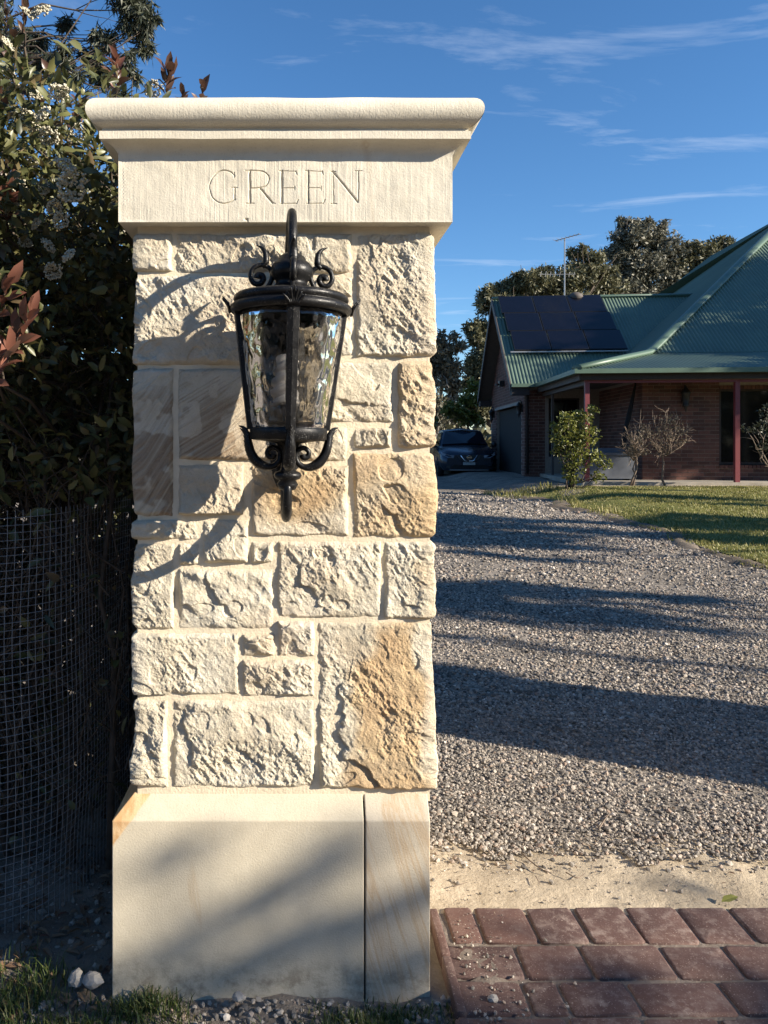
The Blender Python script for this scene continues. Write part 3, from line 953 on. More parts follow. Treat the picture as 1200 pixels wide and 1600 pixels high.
# top hood
hood = [(0, LZ(396)), (.016, LZ(397)), (.030, LZ(403)), (.034, LZ(409)), (.043, LZ(413)), (.051, LZ(421)), (.053, LZ(429)), (.047, LZ(437)), (.039, LZ(441)), (.038, LZ(446)),
        (.050, LZ(452)), (.080, LZ(459)), (.105, LZ(464)), (.120, LZ(466))]
MB().lathe(hood, 48).build('hood', IR, lan, True)
rim = [(.118, LZ(465)), (.131, LZ(464)), (.137, LZ(467)), (.139, LZ(471)), (.137, LZ(475)), (.133, LZ(476.5)), (.133, LZ(478)), (.140, LZ(479)), (.1455, LZ(482)), (.147, LZ(486)),
       (.1455, LZ(490)), (.140, LZ(493)), (.128, LZ(493)), (.124, LZ(488)), (.118, LZ(465))]
MB().lathe(rim, 64).build('rim', IR, lan, True)
# glass bowl
gt, gb = LZ(491), LZ(672)
rt, rb = .1275, .0905
outp = [(rt + (rb - rt) * t, gt + (gb - gt) * t) for t in np.linspace(0, 1, 14)]
inp = [(r - .0042, z) for r, z in outp][::-1]
MB().lathe(outp + inp, 64, close=True).build('glass_shade', M['glass'], lan, True)
# four ribs down the glass
for k in range(4):
    a = k * math.pi / 2
    ca, sa = math.cos(a), math.sin(a)
    P = [(rt + .0005 + (rb - rt) * t, gt + (gb - gt) * t) for t in np.linspace(0, 1, 10)]
    mb = MB()
    hw = [.0155, .0125]
    V = []
    for i, (r, z) in enumerate(P):
        w = hw[0] + (hw[1] - hw[0]) * i / 9
        for (o, s_) in ((-.006, -w), (.006, -w * .9), (.009, 0), (.006, w * .9), (-.006, w)):
            V.append(((r + o) * ca - s_ * sa, (r + o) * sa + s_ * ca, z))
    F = []
    for i in range(9):
        for j in range(5):
            F.append((i * 5 + j, i * 5 + (j + 1) % 5, (i + 1) * 5 + (j + 1) % 5, (i + 1) * 5 + j))
    mb.add(V, F); mb.build('rib', IR, lan)
# bottom plate and stem
plate = [(0, LZ(669)), (rb + .001, LZ(669)), (rb + .003, LZ(672)), (rb + .002, LZ(686)), (rb - .004, LZ(688)), (.055, LZ(690)), (.030, LZ(693)), (.020, LZ(701)), (.016, LZ(716)), (.016, LZ(730)), (.020, LZ(735)), (.031, LZ(738)),
         (.034, LZ(742)), (.031, LZ(747)), (.020, LZ(750)), (.026, LZ(756)), (.020, LZ(764)), (0, LZ(768))]
MB().lathe(plate, 40).build('bottom_plate', IR, lan, True)

def radial(mb, rz, rad, a, n=8, sx=1.0, sy=1.0):
    rz = np.asarray(rz); ca, sa = math.cos(a), math.sin(a)
    P = np.stack([rz[:, 0] * ca, rz[:, 0] * sa, rz[:, 1]], 1)
    mb.tube(P, rad, n, sx, sy, ref=(-sa, ca, 0))
S1 = 3518.0
top_sc = [(285, 838), (235, 800), (185, 745), (163, 670), (190, 608), (258, 583), (325, 615), (346, 685), (320, 738), (268, 744), (238, 708), (250, 672), (285, 672), (292, 700)]
top_lf = [(252, 600), (224, 575), (219, 530), (226, 480), (255, 440), (303, 418)]
bot_sc = [(400, 92), (360, 108), (330, 160), (315, 250), (290, 330), (240, 398), (168, 433), (105, 424), (62, 380), (55, 322), (82, 280), (128, 272), (160, 305), (150, 345), (118, 350), (108, 325)]
for k in range(4):
    a = k * math.pi / 2
    mb = MB()
    P = spline([(x / S1, LZ(310 + y / 5.4545)) for x, y in top_sc], 60)
    radial(mb, P, np.interp(np.linspace(0, 1, 60), [0, .15, .6, 1], [.0045, .0058, .0062, .0085]), a, 8, 1.15, 1)
    P = spline([(x / S1, LZ(310 + y / 5.4545)) for x, y in top_lf], 22)
    radial(mb, P, np.interp(np.linspace(0, 1, 22), [0, .3, .7, 1], [.006, .0095, .0065, .001]), a, 8, 1.3, .9)
    for s_ in (-1, 1):
        P2 = P[6:14].copy(); P2[:, 0] += s_ * .006 * np.linspace(0, 1, 8) - .001; P2[:, 1] += .002
        radial(mb, P2, np.linspace(.004, .0012, 8), a, 6)
    mb.build('top_scroll', IR, lan, True)
    mb = MB()
    P = spline([(x / S1 * 1.03 + .003, LZ(650 + y / 5.4545)) for x, y in bot_sc], 70)
    radial(mb, P, np.interp(np.linspace(0, 1, 70), [0, .08, .2, .34, .45, .8, 1], [.001, .005, .0105, .0125, .0075, .0058, .0085]), a, 8, 1.2, 1)
    for q in range(9):                                   # acanthus notches
        i = 8 + q * 2
        c = P[i]; t = P[i + 1] - P[i - 1]; t /= np.linalg.norm(t)
        nn = np.array([-t[1], t[0]])
        for s_ in (-1,):
            tip = c + nn * s_ * -.0105 - t * .014
            radial(mb, np.array([c, (c + tip) / 2 + t * .002, tip]), [.0055, .004, .0008], a, 6)
    mb.build('bottom_scroll', IR, lan, True)
    # palmette on the rim
    mb = MB()
    rr = .146
    ca, sa = math.cos(a), math.sin(a)
    for q in range(-3, 4):
        top = .038 - .006 * abs(q)
        lean = q * .0062
        pts = []
        for t in np.linspace(0, 1, 7):
            side = q * .0030 * (1 - t * .2) + lean * t ** 1.5
            out = rr + .001 + .018 * t ** 2.2 * (1 if abs(q) < 2 else .4)
            pts.append((out * ca - side * sa, out * sa + side * ca, LZ(492) + top * t))
        mb.tube(pts, np.interp(np.linspace(0, 1, 7), [0, .7, 1], [.0028, .0034, .0012]), 6)
    for s_ in (-1, 1):
        pts = []
        for t in np.linspace(0, 1, 16):
            th = t * 4.6
            side = s_ * (.0145 + .0065 * math.sin(th) * (1 - .4 * t)); z = LZ(482) + .0065 * -math.cos(th) * (1 - .4 * t)
            out = rr + .003
            pts.append((out * ca - side * sa, out * sa + side * ca, z))
        mb.tube(pts, .0026, 6)
    mb.build('palmette', IR, lan, True)
# bracket arms (d from the wall, height above the camera)
def arm(pts, rads, name):
    P = spline(pts, 48)
    P3 = np.stack([np.zeros(48), LD_AX - P[:, 0], P[:, 1]], 1)
    mb = MB(); mb.tube(P3, np.interp(np.linspace(0, 1, 48), np.linspace(0, 1, len(rads)), rads), 12, .95, 1.15, ref=(1, 0, 0))
    return mb.build(name, IR, lan, True)
arm([(.0, .35), (.046, .478), (.09, .543), (.135, .566), (.178, .550), (.208, .510), (.218, .468), (.208, .445), (.20, .44)], [.013, .013, .0125, .012, .012, .0125, .012, .010], 'upper_arm')
arm([(.0, -.025), (.048, -.095), (.088, -.155), (.13, -.182), (.176, -.180), (.208, -.152), (.214, -.114), (.206, -.098), (.20, -.095)], [.013, .013, .013, .013, .0125, .0115, .009, .008], 'lower_arm')
# back plate on the stone
mb = MB()
bp = [(t, .034 * (1 - abs(t) ** 3) ** .5 + .012) for t in np.linspace(-.98, .98, 25)]
V = []; F = []
for t, w in bp:
    z = .145 + .27 * t
    for x_, y_ in ((-w, .20), (-w, .182), (-w * .6, .170), (w * .6, .170), (w, .182), (w, .20)):
        V.append((x_, y_, z))
for i in range(24):
    for j in range(6): F.append((i * 6 + j, i * 6 + (j + 1) % 6, (i + 1) * 6 + (j + 1) % 6, (i + 1) * 6 + j))
F2 = [(0, 1, 2, 3), (0, 3, 4, 5), (147, 146, 145, 144), (149, 148, 147, 144)]
mb.add(V, F + F2); mb.build('back_plate', IR, lan)
# lamp inside
mb = MB().lathe([(0, LZ(669)), (.017, LZ(668)), (.017, LZ(645)), (.020, LZ(640)), (.020, LZ(634)), (0, LZ(634))], 20)
mb.build('lamp_socket', M['tin'], lan, True)
mb = MB()
for ph in (0, math.pi):
    t = np.linspace(0, 1, 70); th = ph + t * 2 * math.pi * 2.2
    rr = .024 * np.minimum(1, (1 - t) * 6 + .25)
    mb.tube(np.stack([rr * np.cos(th), rr * np.sin(th), LZ(632) + t * .115], 1) - np.array([.010, 0, 0]), .0092, 8)
mb.lathe([(0, LZ(632)), (.023, LZ(630)), (.025, LZ(600)), (.022, LZ(572)), (.012, LZ(560)), (0, LZ(557))], 20, (-.010, 0, 0))
mb.lathe([(0, LZ(634)), (.023, LZ(633)), (.025, LZ(627)), (.021, LZ(621)), (0, LZ(619))], 20)
mb.build('bulb', M['bulb'], lan, True)

# ------------------------------------------------------------------ brick paving at the drive mouth
pav = thing('brick_paving', 'dusty dark red brick paving across the drive mouth beside the pillar', 'paving', (0, 0, 0))
def paver_mesh(w, d, h, seed):
    """bevelled worn block, centred, top at 0"""
    rng = np.random.default_rng(seed)
    b = min(.0048, w * .12); cc = min(1.0, w * 14)
    out = [(-w / 2, -d / 2), (w / 2, -d / 2), (w / 2, d / 2), (-w / 2, d / 2)]
    def ring(ins, z, c):
        r = []
        for (x, y) in out:
            sx, sy = np.sign(x), np.sign(y)
            x2, y2 = x - sx * ins, y - sy * ins
            r += [(x2, y2 - sy * c, z), (x2 - sx * c, y2, z)] if sx * sy > 0 else [(x2 - sx * c, y2, z), (x2, y2 - sy * c, z)]
        return r
    rings = [ring(0, -h, .006 * cc), ring(0, -b, .006 * cc), ring(b * .35, -b * .3, .008 * cc), ring(b * 1.4, 0, .010 * cc)]
    V = np.array([p for rg in rings for p in rg])
    V[8:] += rng.normal(0, .0011 * cc, V[8:].shape)
    F = []
    for k in range(3):
        for j in range(8): F.append((k * 8 + j, k * 8 + (j + 1) % 8, (k + 1) * 8 + (j + 1) % 8, (k + 1) * 8 + j))
    c = len(V); V = np.vstack([V, [0, 0, 0]])
    T = [(24 + j, 24 + (j + 1) % 8, c) for j in range(8)]
    return mesh_np('brick', V, [F, T])
def gy(py): return 1200 * CAMZ / (py - 690)
rows = [  # (top px, bottom px, joints in px along the top edge)
    (1419, 1474, [690, 738, 818, 893, 973, 1054, 1135, 1217, 1300, 1384, 1470, 1560]),
    (1479, 1530, [692, 802, 903, 1027, 1126, 1234, 1345, 1450, 1570]),
    (1535, 1587, [699, 813, 869, 976, 1119, 1222, 1330, 1450, 1580]),
    (1592, 1652, [706, 760, 884, 1000, 1120, 1250, 1390, 1500, 1640]),
    (1657, 1725, [712, 850, 990, 1110, 1260, 1400, 1540]),
    (1732, 1812, [720, 800, 950, 1090, 1260, 1400]),
]
JT = .0105
for ri, (t, b, jx) in enumerate(rows):
    ya, yb = gy(b), gy(t)
    for k in range(len(jx) - 1):
        xa = (jx[k] - 470) * yb / 1200; xb = (jx[k + 1] - 470) * yb / 1200
        me = paver_mesh(xb - xa - JT, yb - ya - JT * .25, .06, ri * 50 + k)
        o = obj('brick', me, M['paver'], pav, True, ((xa + xb) / 2, (ya + yb) / 2, .004 + random.uniform(-.0015, .0015)))
        o.rotation_euler = (random.gauss(0, .006), random.gauss(0, .006), random.gauss(0, .012))
# bricks on edge down the left margin
yy = gy(1424)
k = 0
while yy > 1.35:
    me = paver_mesh(.024, .205, .10, 900 + k)
    o = obj('brick', me, M['paver'], pav, True, (.3975, yy - .105, .008 + random.uniform(-.004, .004)))
    o.rotation_euler = (0, random.gauss(0, .02), random.gauss(0, .01))
    yy -= .215; k += 1
xsJ = axis([(.40, 2.6, .02)]); ysJ = axis([(1.3, 2.345, .015)])
X, Y = np.meshgrid(xsJ, ysJ)
Z = -.0045 + .0018 * fbm(X * 40, Y * 40, 3, 3)
# crumbled mortar heaped by the pillar corner
Z = Z + .016 * np.clip(1 - np.hypot((X - .47) / .10, (Y - 2.06) / .13), 0, 1) * (1 + .6 * fbm(X * 30, Y * 30, 8, 3)) * (fbm(X * 16, Y * 16, 4, 2) > -.15)
jo = obj('joint_filling', mesh_np('joint_filling', np.stack([X, Y, Z], 2).reshape(-1, 3), [grid_faces(len(ysJ), len(xsJ))]), M['paver_joint'], pav, True)
jo['kind'] = 'stuff'

# ------------------------------------------------------------------ gravel, loose stones, debris
def scatter(x0, x1, y0, y1, dens, keep=None):
    n = int((x1 - x0) * (y1 - y0) * dens)
    x = RNG.uniform(x0, x1, n); y = RNG.uniform(y0, y1, n)
    if keep is not None:
        k = keep(x, y); x, y = x[k], y[k]
    return x, y
PP = []
def band(x0, x1, y0, y1, dens, s0, s1, keep=None):
    # looser in the wheel tracks
    x, y = scatter(x0, x1, y0, y1, dens, keep)
    s = RNG.uniform(s0, s1, len(x)) * RNG.choice([.7, .85, 1, 1, 1.2, 1.7], len(x))
    z = gz(x, y) + .012 * fbm(x * 1.2, y * 1.2, 9, 3) + s * RNG.uniform(.0, .5, len(x))
    PP.append((np.stack([x, y, z], 1), s))
def frame_keep(x, y):
    tr = np.exp(-((x - 1.75 - .1 * np.sin(y)) / .22) ** 2) + np.exp(-((x - 3.35 - .1 * np.sin(y)) / .22) ** 2)
    return (RNG.random(len(x)) > .75 * tr * sstep(-.5, .4, fbm(x * 1.5, y * .7, 27, 3))) & (RNG.random(len(x)) > .5 * sstep(.1, .7, fbm(x * 2.2, y * 2.2, 28, 3))) & (x < .66 * y + .25) & (x > .10 * y - .05) & (x < lawn_edge(y) + .12)
def near_keep(x, y): return frame_keep(x, y) & (y > 2.62 + .07 * fbm(x * 4, y * 0, 11, 3) + .05 * fbm(x * 13, y * 13, 12, 2))
band(.2, 2.9, 2.5, 4.2, 11500, .0036, .0078, near_keep)
band(.3, 4.6, 4.2, 7.0, 4600, .0058, .0105, frame_keep)
band(.6, 5.2, 7.0, 12.5, 1100, .009, .016, frame_keep)
band(1.2, 5.0, 12.5, 17, 250, .016, .026, frame_keep)
def spill_keep(x, y): return (np.abs(x - lawn_edge(y) - .02) < .16) & (x < .66 * y + .3) & (fbm(x * 4, y * 4, 19, 2) > -.1)
band(3.8, 6.4, 6.5, 15, 420, .008, .018, spill_keep)
C = np.concatenate([p[0] for p in PP]); S = np.concatenate([p[1] for p in PP])
o = pebbles('gravel', C, S, M['gravel'], RNG, .75)
tag(o, None, None, None, 'stuff')

# pebbles lying on the sandy strip
def on_sand(n, smin, smax, ylo, yhi):
    x = RNG.uniform(.36, 2.2, n); y = RNG.uniform(ylo, yhi, n)
    s = smin + (smax - smin) * RNG.random(n) ** 3
    z = gz(x, y) - .006 + .009 * fbm(x * 5, y * 5, 31, 3) + s * .35
    return np.stack([x, y, z], 1), s
a1 = on_sand(190, .003, .013, 2.35, 2.66); a2 = on_sand(700, .003, .012, 2.53, 2.74); a3 = on_sand(1500, .0010, .0028, 2.34, 2.68)
o = pebbles('loose_pebbles', np.concatenate([a1[0], a2[0], a3[0]]), np.concatenate([a1[1], a2[1], a3[1]]), M['gravel'], RNG, .8)
o['kind'] = 'stuff'
# crumbs of mortar and rubble along the foot of the pillar and on the near bricks
n = 1500
x = RNG.uniform(-.95, .40, n); y = 1.985 - np.abs(RNG.normal(0, .085, n))
s = .002 + .011 * RNG.random(n) ** 4
c1 = np.stack([x, y, gz(x, y) - .030 + soil_lumps(x, y) + s * .4], 1)
n2 = 190
x2 = .43 + np.abs(RNG.normal(0, .09, n2)); y2 = RNG.uniform(1.85, 2.3, n2)
s2 = .0015 + .006 * RNG.random(n2) ** 3
c2 = np.stack([x2, y2, .006 + s2 * .3], 1)
n3 = 700
x3 = RNG.uniform(-1.0, -.5, n3); y3 = RNG.uniform(1.75, 2.7, n3); s3 = .003 + .014 * RNG.random(n3) ** 4
c3 = np.stack([x3, y3, gz(x3, y3) - .030 + soil_lumps(x3, y3) + s3 * .3], 1)
o = pebbles('rubble', np.concatenate([c1, c2, c3]), np.concatenate([s, s2, s3]), M['gravel'], RNG, .8)
o['kind'] = 'stuff'
# two pale lumps of broken stone at the left
def rock(size, seed):
    bm = bmesh.new(); bmesh.ops.create_icosphere(bm, subdivisions=2, radius=1)
    P = np.array([v.co[:] for v in bm.verts])
    k = 1 + .22 * vnoise(P[:, 0] * 2, P[:, 1] * 2, P[:, 2] * 2, seed) + .1 * vnoise(P[:, 0] * 6, P[:, 1] * 6, P[:, 2] * 6, seed + 1)
    for v, q in zip(bm.verts, k): v.co = Vector((v.co.x * size[0], v.co.y * size[1], v.co.z * size[2])) * float(q)
    me = bpy.data.meshes.new('rock'); bm.to_mesh(me); bm.free()
    return me
for (px_, py_, sz, sd, lab) in ((119, 1524, (.020, .020, .022), 3, 'smaller pale broken stone lying in the grass left of the pillar foot'), (146, 1527, (.026, .022, .020), 8, 'larger pale broken stone lying in the grass left of the pillar foot')):
    yq = gy(py_ + 8); xq = (px_ - 470) * yq / 1200
    tag(obj('broken_stone', rock(sz, sd), M['white_rock'], None, False, (xq, yq, .006)), lab, 'stone')
tag(obj('broken_stone', rock((.017, .014, .012), 12), M['white_rock'], None, False, ((373 - 470) * 1.955 / 1200, 1.955, .004)), 'small pale stone lying against the foot of the pillar front', 'stone')
tag(obj('broken_stone', rock((.013, .010, .009), 15), M['white_rock'], None, False, ((770 - 470) * 1.94 / 1200, 1.94, .010)), 'grey chip of stone lying on the red brick paving', 'stone')

def twig(pts_px, r, lab, zoff=.008):
    P = []
    for (x_, y_) in pts_px:
        yq = gy(y_); P.append(((x_ - 470) * yq / 1200, yq, float(gz(0, yq)) + zoff + random.uniform(0, .004)))
    mb = MB(); mb.tube(spline(P, 10), np.linspace(r, r * .5, 10), 5)
    tag(mb.build('twig', M['wood_twig'], None, True), lab, 'twig')
twig([(815, 1338), (832, 1352), (848, 1364), (862, 1370)], .0028, 'dark curved twig on the sand just below the gravel edge')
twig([(884, 1368), (902, 1377), (914, 1369)], .0022, 'short bent twig in the middle of the sand strip')
twig([(837, 1373), (843, 1386)], .0020, 'tiny straight twig on the sand above the paving')
twig([(708, 1390), (730, 1384)], .0018, 'thin pale twig on the sand near the pillar corner')
twig([(936, 1300), (945, 1285), (955, 1272)], .0030, 'grey twig standing out on the gravel')
# green leaf on the brick edge
def single_leaf(name, L, W, mat, loc, rot, parent=None):
    V, T = leaves_np(np.zeros((1, 3)), np.array([[1.0, 0, 0]]), np.array([[0, 0, 1.0]]), L, W, .12, .10)
    o = obj(name, mesh_np(name, V, [T]), mat, parent, False, loc); o.rotation_euler = rot
    return o
o = single_leaf('fallen_leaf', .066, .026, M['lf_yel'], ((1127 - 470) * 2.345 / 1200, 2.345, .012), (R(14), R(-6), R(16)))
tag(o, 'fresh green leaf lying on the paving edge at the sand', 'leaf')

n = 420
x = np.concatenate([RNG.uniform(-1.05, -.5, 260), RNG.uniform(.5, 2.6, 160)]); y = np.concatenate([RNG.uniform(1.95, 2.9, 260), RNG.uniform(2.4, 4.6, 160)])
z = gz(x, y) + np.where(x < 0, -.022 + soil_lumps(x, y), .006)
V, T = leaves_np(np.stack([x, y, z], 1), unit(np.column_stack([RNG.normal(0, 1, (n, 2)), RNG.normal(0, .2, n)])), unit(RNG.normal(0, .35, (n, 3)) + np.array([0, 0, 1.0])), np.where(x < 0, RNG.uniform(.025, .06, n), RNG.uniform(.008, .026, n)), np.where(x < 0, .016, .007), .2, .3)
o = obj('leaf_litter', mesh_np('leaf_litter', V, [T]), leaf_mat('dry_leaf', [(.10, .06, .035), (.17, .10, .055), (.24, .16, .09), (.12, .045, .03)], .1, .7)); o['kind'] = 'stuff'

# ------------------------------------------------------------------ grass
def blades(name, x, y, z, h, w, mat, lean=.5, rng=RNG):
    n = len(x)
    a = rng.uniform(0, 2 * math.pi, n)
    ln = rng.uniform(.1, 1, n) * lean
    D = np.stack([np.cos(a), np.sin(a)], 1)
    Sx = np.stack([-np.sin(a), np.cos(a)], 1)
    B = np.stack([x, y], 1)
    h = np.broadcast_to(h, n); w = np.broadcast_to(w, n)
    def p(off, hh, ww): return np.column_stack([B + D * (off * h)[:, None] + Sx * (ww * w)[:, None], z + hh * h])
    V = np.stack([p(0 * ln, 0, -.5), p(0 * ln, 0, .5), p(ln * .35, .55, -.4), p(ln * .35, .55, .4), p(ln, .95 - .3 * ln, 0)], 1).reshape(-1, 3)
    k = (np.arange(n) * 5)[:, None]
    Q = np.array([[0, 1, 3, 2]]) + k; T = np.array([[2, 3, 4]]) + k
    return obj(name, mesh_np(name, V, [Q, T]), mat)
def tuft_pts(cx, cy, rx, ry, n):
    return RNG.normal(cx, rx, n), RNG.normal(cy, ry, n)
xs_, ys_, hs_ = [], [], []
for (cx, cy, rx, ry, n, h) in ((-.78, 1.86, .16, .06, 1500, .06), (-.60, 1.83, .16, .05, 900, .045), (-.73, 2.02, .07, .05, 350, .08), (-.40, 1.955, .055, .02, 420, .055), (-.45, 1.90, .08, .03, 500, .04),
                               (.17, 1.90, .08, .03, 600, .04), (.24, 1.93, .05, .02, 250, .04), (.385, 1.85, .015, .07, 220, .03), (-.9, 1.95, .12, .1, 900, .07), (-.3, 1.80, .3, .06, 600, .035)):
    a, b = tuft_pts(cx, cy, rx, ry, n)
    xs_.append(a); ys_.append(b); hs_.append(np.full(n, h * .78) * RNG.uniform(.5, 1.2, n))
x = np.concatenate(xs_); y = np.concatenate(ys_); h = np.concatenate(hs_)
k = ~((y > 1.992) & (x > -.495)) & ~((x > .40))
x, y, h = x[k], y[k], h[k]
o = blades('grass_tufts', x, y, gz(x, y) - .030 + soil_lumps(x, y), h, .0032, M['grass'], .9); o['kind'] = 'stuff'
# lawn blades
x, y = scatter(4.6, 13, 7.2, 16.1, 900, lambda x, y: (x > lawn_edge(y) + .12) & (x < .66 * y + .6))
o = blades('lawn_grass', x, y, gz(x, y) + .004, RNG.uniform(.02, .05, len(x)), .012, M['lawn_blades'], 1.0); o['kind'] = 'stuff'
# dry tufts on the bank by the shrub
x, y = scatter(3.9, 6.1, 12.2, 16.6, 420, lambda x, y: (np.abs(x - lawn_edge(y) - .05) < .20 + .6 * sstep(14.4, 16.0, y)) & (fbm(x * 2, y * 2, 5, 2) > -.1))
o = blades('dry_weeds', x, y, gz(x, y) + .01, RNG.uniform(.05, .18, len(x)), .014, M['lawn_blades'], .9); o['kind'] = 'stuff'
x, y = scatter(4.6, 6.2, 6.0, 14.5, 900, lambda x, y: (np.abs(x - lawn_edge(y) - .10) < .26) & (fbm(x * 3, y * 3, 15, 2) > -.2))
o = blades('edge_weeds', x, y, gz(x, y) + .01, RNG.uniform(.02, .06, len(x)), .012, M['lawn_blades'], .9); o['kind'] = 'stuff'

# ------------------------------------------------------------------ hedge beside the pillar
def branch(p0, p1, sag, n=7, jit=.03, rng=RNG):
    t = np.linspace(0, 1, n)[:, None]
    P = p0 + (p1 - p0) * t + np.array([0, 0, 1.0]) * (sag * np.sin(np.pi * t))
    P[1:-1] += rng.normal(0, jit, (n - 2, 3))
    return P

vib = thing('hedge_shrub', 'tall dark evergreen shrub with cream blossom heads left of the pillar', 'shrub', (-1.1, 2.75, 0))
V0 = np.array([-1.1, 2.75, 0.0])
def keep_out(P):
    """free of pillar and of the camera corridor"""
    x, y, z = P.T
    inp = (x > XL - .06) & (y < YB + .06) & (x < XR + .1) & (y > 1.9) & (z < 2.34)
    cap_ = (x > CX0 - .10) & (y < CY1 + .1) & (y > 1.9) & (z > 1.93) & (z < 2.36)
    return ~(inp | cap_)
def crown_top(x, y):
    """upper outline of the hedge"""
    return 2.62 - .42 * (x + .80) + .07 * np.sin(x * 9) + .05 * np.clip(y - 2.6, 0, 1)
stems = MB(); tips = []
for i in range(26):
    b = np.array([RNG.uniform(-1.75, -.55), RNG.uniform(2.45, 3.05), 0.0])
    t = b + np.array([RNG.normal(0, .25), RNG.normal(0, .2), RNG.uniform(1.3, 2.4)])
    P = branch(b, t, 0, 8, .035)
    if not keep_out(P).all(): continue
    stems.tube(P - V0, np.linspace(.014, .005, 8), 5); tips.append(P)
for i in range(950):
    src = tips[RNG.integers(len(tips))]; p0 = src[RNG.integers(1, len(src))]
    d = RNG.normal(0, 1, 3) * np.array([.9, .9, .55]) + np.array([.1, -.35, .25]); d /= np.linalg.norm(d)
    p1 = p0 + d * RNG.uniform(.2, .55)
    P = branch(p0, p1, RNG.normal(0, .04), 4, .02)
    if not keep_out(P).all() or (P[:, 1].min() < 2.40 and P[:, 2].min() < 1.75): continue
    stems.tube(P - V0, np.linspace(.0042, .0015, 4), 4, caps=False)
for i in range(500):     # bare criss-cross twigs low down behind the wire
    b = np.array([RNG.uniform(-1.35, -.55), RNG.uniform(2.45, 3.0), RNG.uniform(.05, 1.1)])
    d = np.array([RNG.normal(0, .45), RNG.normal(0, .3), RNG.uniform(.4, 1.0)]); d /= np.linalg.norm(d)
    P = branch(b, b + d * RNG.uniform(.25, .7), RNG.normal(0, .05), 4, .025)
    if not keep_out(P).all() or P[:, 1].min() < 2.36: continue
    stems.tube(P - V0, np.linspace(.0040, .0018, 4), 4, caps=False)
stems.build('stems', M['bark'], vib, True)
def hedge_leaf_field(n, zlo, zhi, dens_fn):
    x = RNG.uniform(-1.95, -.22, n); y = RNG.uniform(2.32, 3.45, n); z = RNG.uniform(zlo, zhi, n)
    P = np.stack([x, y, z], 1)
    k = keep_out(P) & (z < crown_top(x, y)) & (RNG.random(n) < dens_fn(x, y, z)) & ((x < XL - .03) | (z > 2.36) | (y > YB + .1))
    k &= (vnoise(x * 4.5, y * 4.5, z * 4.5, 91) > -.38)
    return P[k]
P = np.concatenate([hedge_leaf_field(30000, 1.25, 3.1, lambda x, y, z: .95 + 0 * x), hedge_leaf_field(2500, .15, 1.25, lambda x, y, z: .55 + 0 * x)])
n = 5200
Q_ = np.stack([RNG.uniform(-1.5, -.60, n), RNG.uniform(2.0, 2.34, n), RNG.uniform(1.62, 2.85, n)], 1)
k_ = keep_out(Q_) & (Q_[:, 2] < crown_top(Q_[:, 0], Q_[:, 1]) - .02) & (Q_[:, 1] > 2.30 - .9 * (-.58 - Q_[:, 0]) - .10 * vnoise(Q_[:, 0] * 6, Q_[:, 2] * 6, None, 12)) & (vnoise(Q_[:, 0] * 6, Q_[:, 1] * 6, Q_[:, 2] * 6, 93) > -.25)
P = np.concatenate([P, Q_[k_]])
n = len(P)
D = unit(RNG.normal(0, 1, (n, 3)) + np.array([0, -.45, .15])); N = unit(RNG.normal(0, .6, (n, 3)) + np.array([.1, -.5, .7]))
V, T = leaves_np(P - V0, D, N, RNG.uniform(.030, .062, n), RNG.uniform(.014, .028, n), .18, .15)
o = obj('foliage', mesh_np('foliage', V, [T]), M['lf_green'], vib, True); o['kind'] = 'stuff'
# rear leaf layer added to block light coming through the hedge
n = 15000
P = np.stack([RNG.uniform(-2.6, -.36, n), RNG.uniform(2.90, 3.9, n), RNG.uniform(.0, 2.6, n)], 1)
P = P[(P[:, 2] < crown_top(P[:, 0], P[:, 1]) - .25 + .35 * vnoise(P[:, 0] * 5, P[:, 2] * 5, None, 7)) & keep_out(P)]
n = len(P)
V, T = leaves_np(P - V0, unit(RNG.normal(0, 1, (n, 3))), unit(RNG.normal(0, .7, (n, 3)) + np.array([0, -.8, .2])), RNG.uniform(.06, .10, n), RNG.uniform(.04, .06, n), .1, .1)
o = obj('light_block_foliage', mesh_np('light_block_foliage', V, [T]), M['lf_green'], vib, True); o['kind'] = 'stuff'
# bigger near leaves, each its own part
V, T = leaves_np(np.zeros((1, 3)), np.array([[1.0, 0, 0]]), np.array([[0, 0, 1.0]]), 1.0, .42, .16, .12)
leafM = {}
for nm in ('lf_green', 'lf_red', 'lf_dark'):
    leafM[nm] = mesh_np('leaf', V, [T]); leafM[nm].materials.append(M[nm])
    leafM[nm].polygons.foreach_set('use_smooth', np.ones(len(leafM[nm].polygons), bool))
def put_leaf(parent, org, p, d, nrm, L, kind):
    x = Vector(d).normalized(); z = Vector(nrm); y = z.cross(x).normalized(); z = x.cross(y)
    mt = Matrix((x, y, z)).transposed().to_4x4() @ Matrix.Scale(L, 4)
    mt.translation = Vector(p) - Vector(org)
    o = bpy.data.objects.new('leaf', leafM[kind]); o.matrix_basis = mt
    return link(o, parent)
cnt = 0
while cnt < 200:
    x = RNG.uniform(-1.3, -.50); z = RNG.uniform(1.15, 2.9); y = 2.16 + RNG.random() * .35
    p = np.array([[x, y, z]])
    if not keep_out(p)[0] or z > crown_top(x, y): continue
    put_leaf(vib, V0, p[0], RNG.normal(0, 1, 3) + np.array([0, -.5, .3]), RNG.normal(0, .5, 3) + np.array([.2, -.6, .6]), RNG.uniform(.045, .07), 'lf_green'); cnt += 1
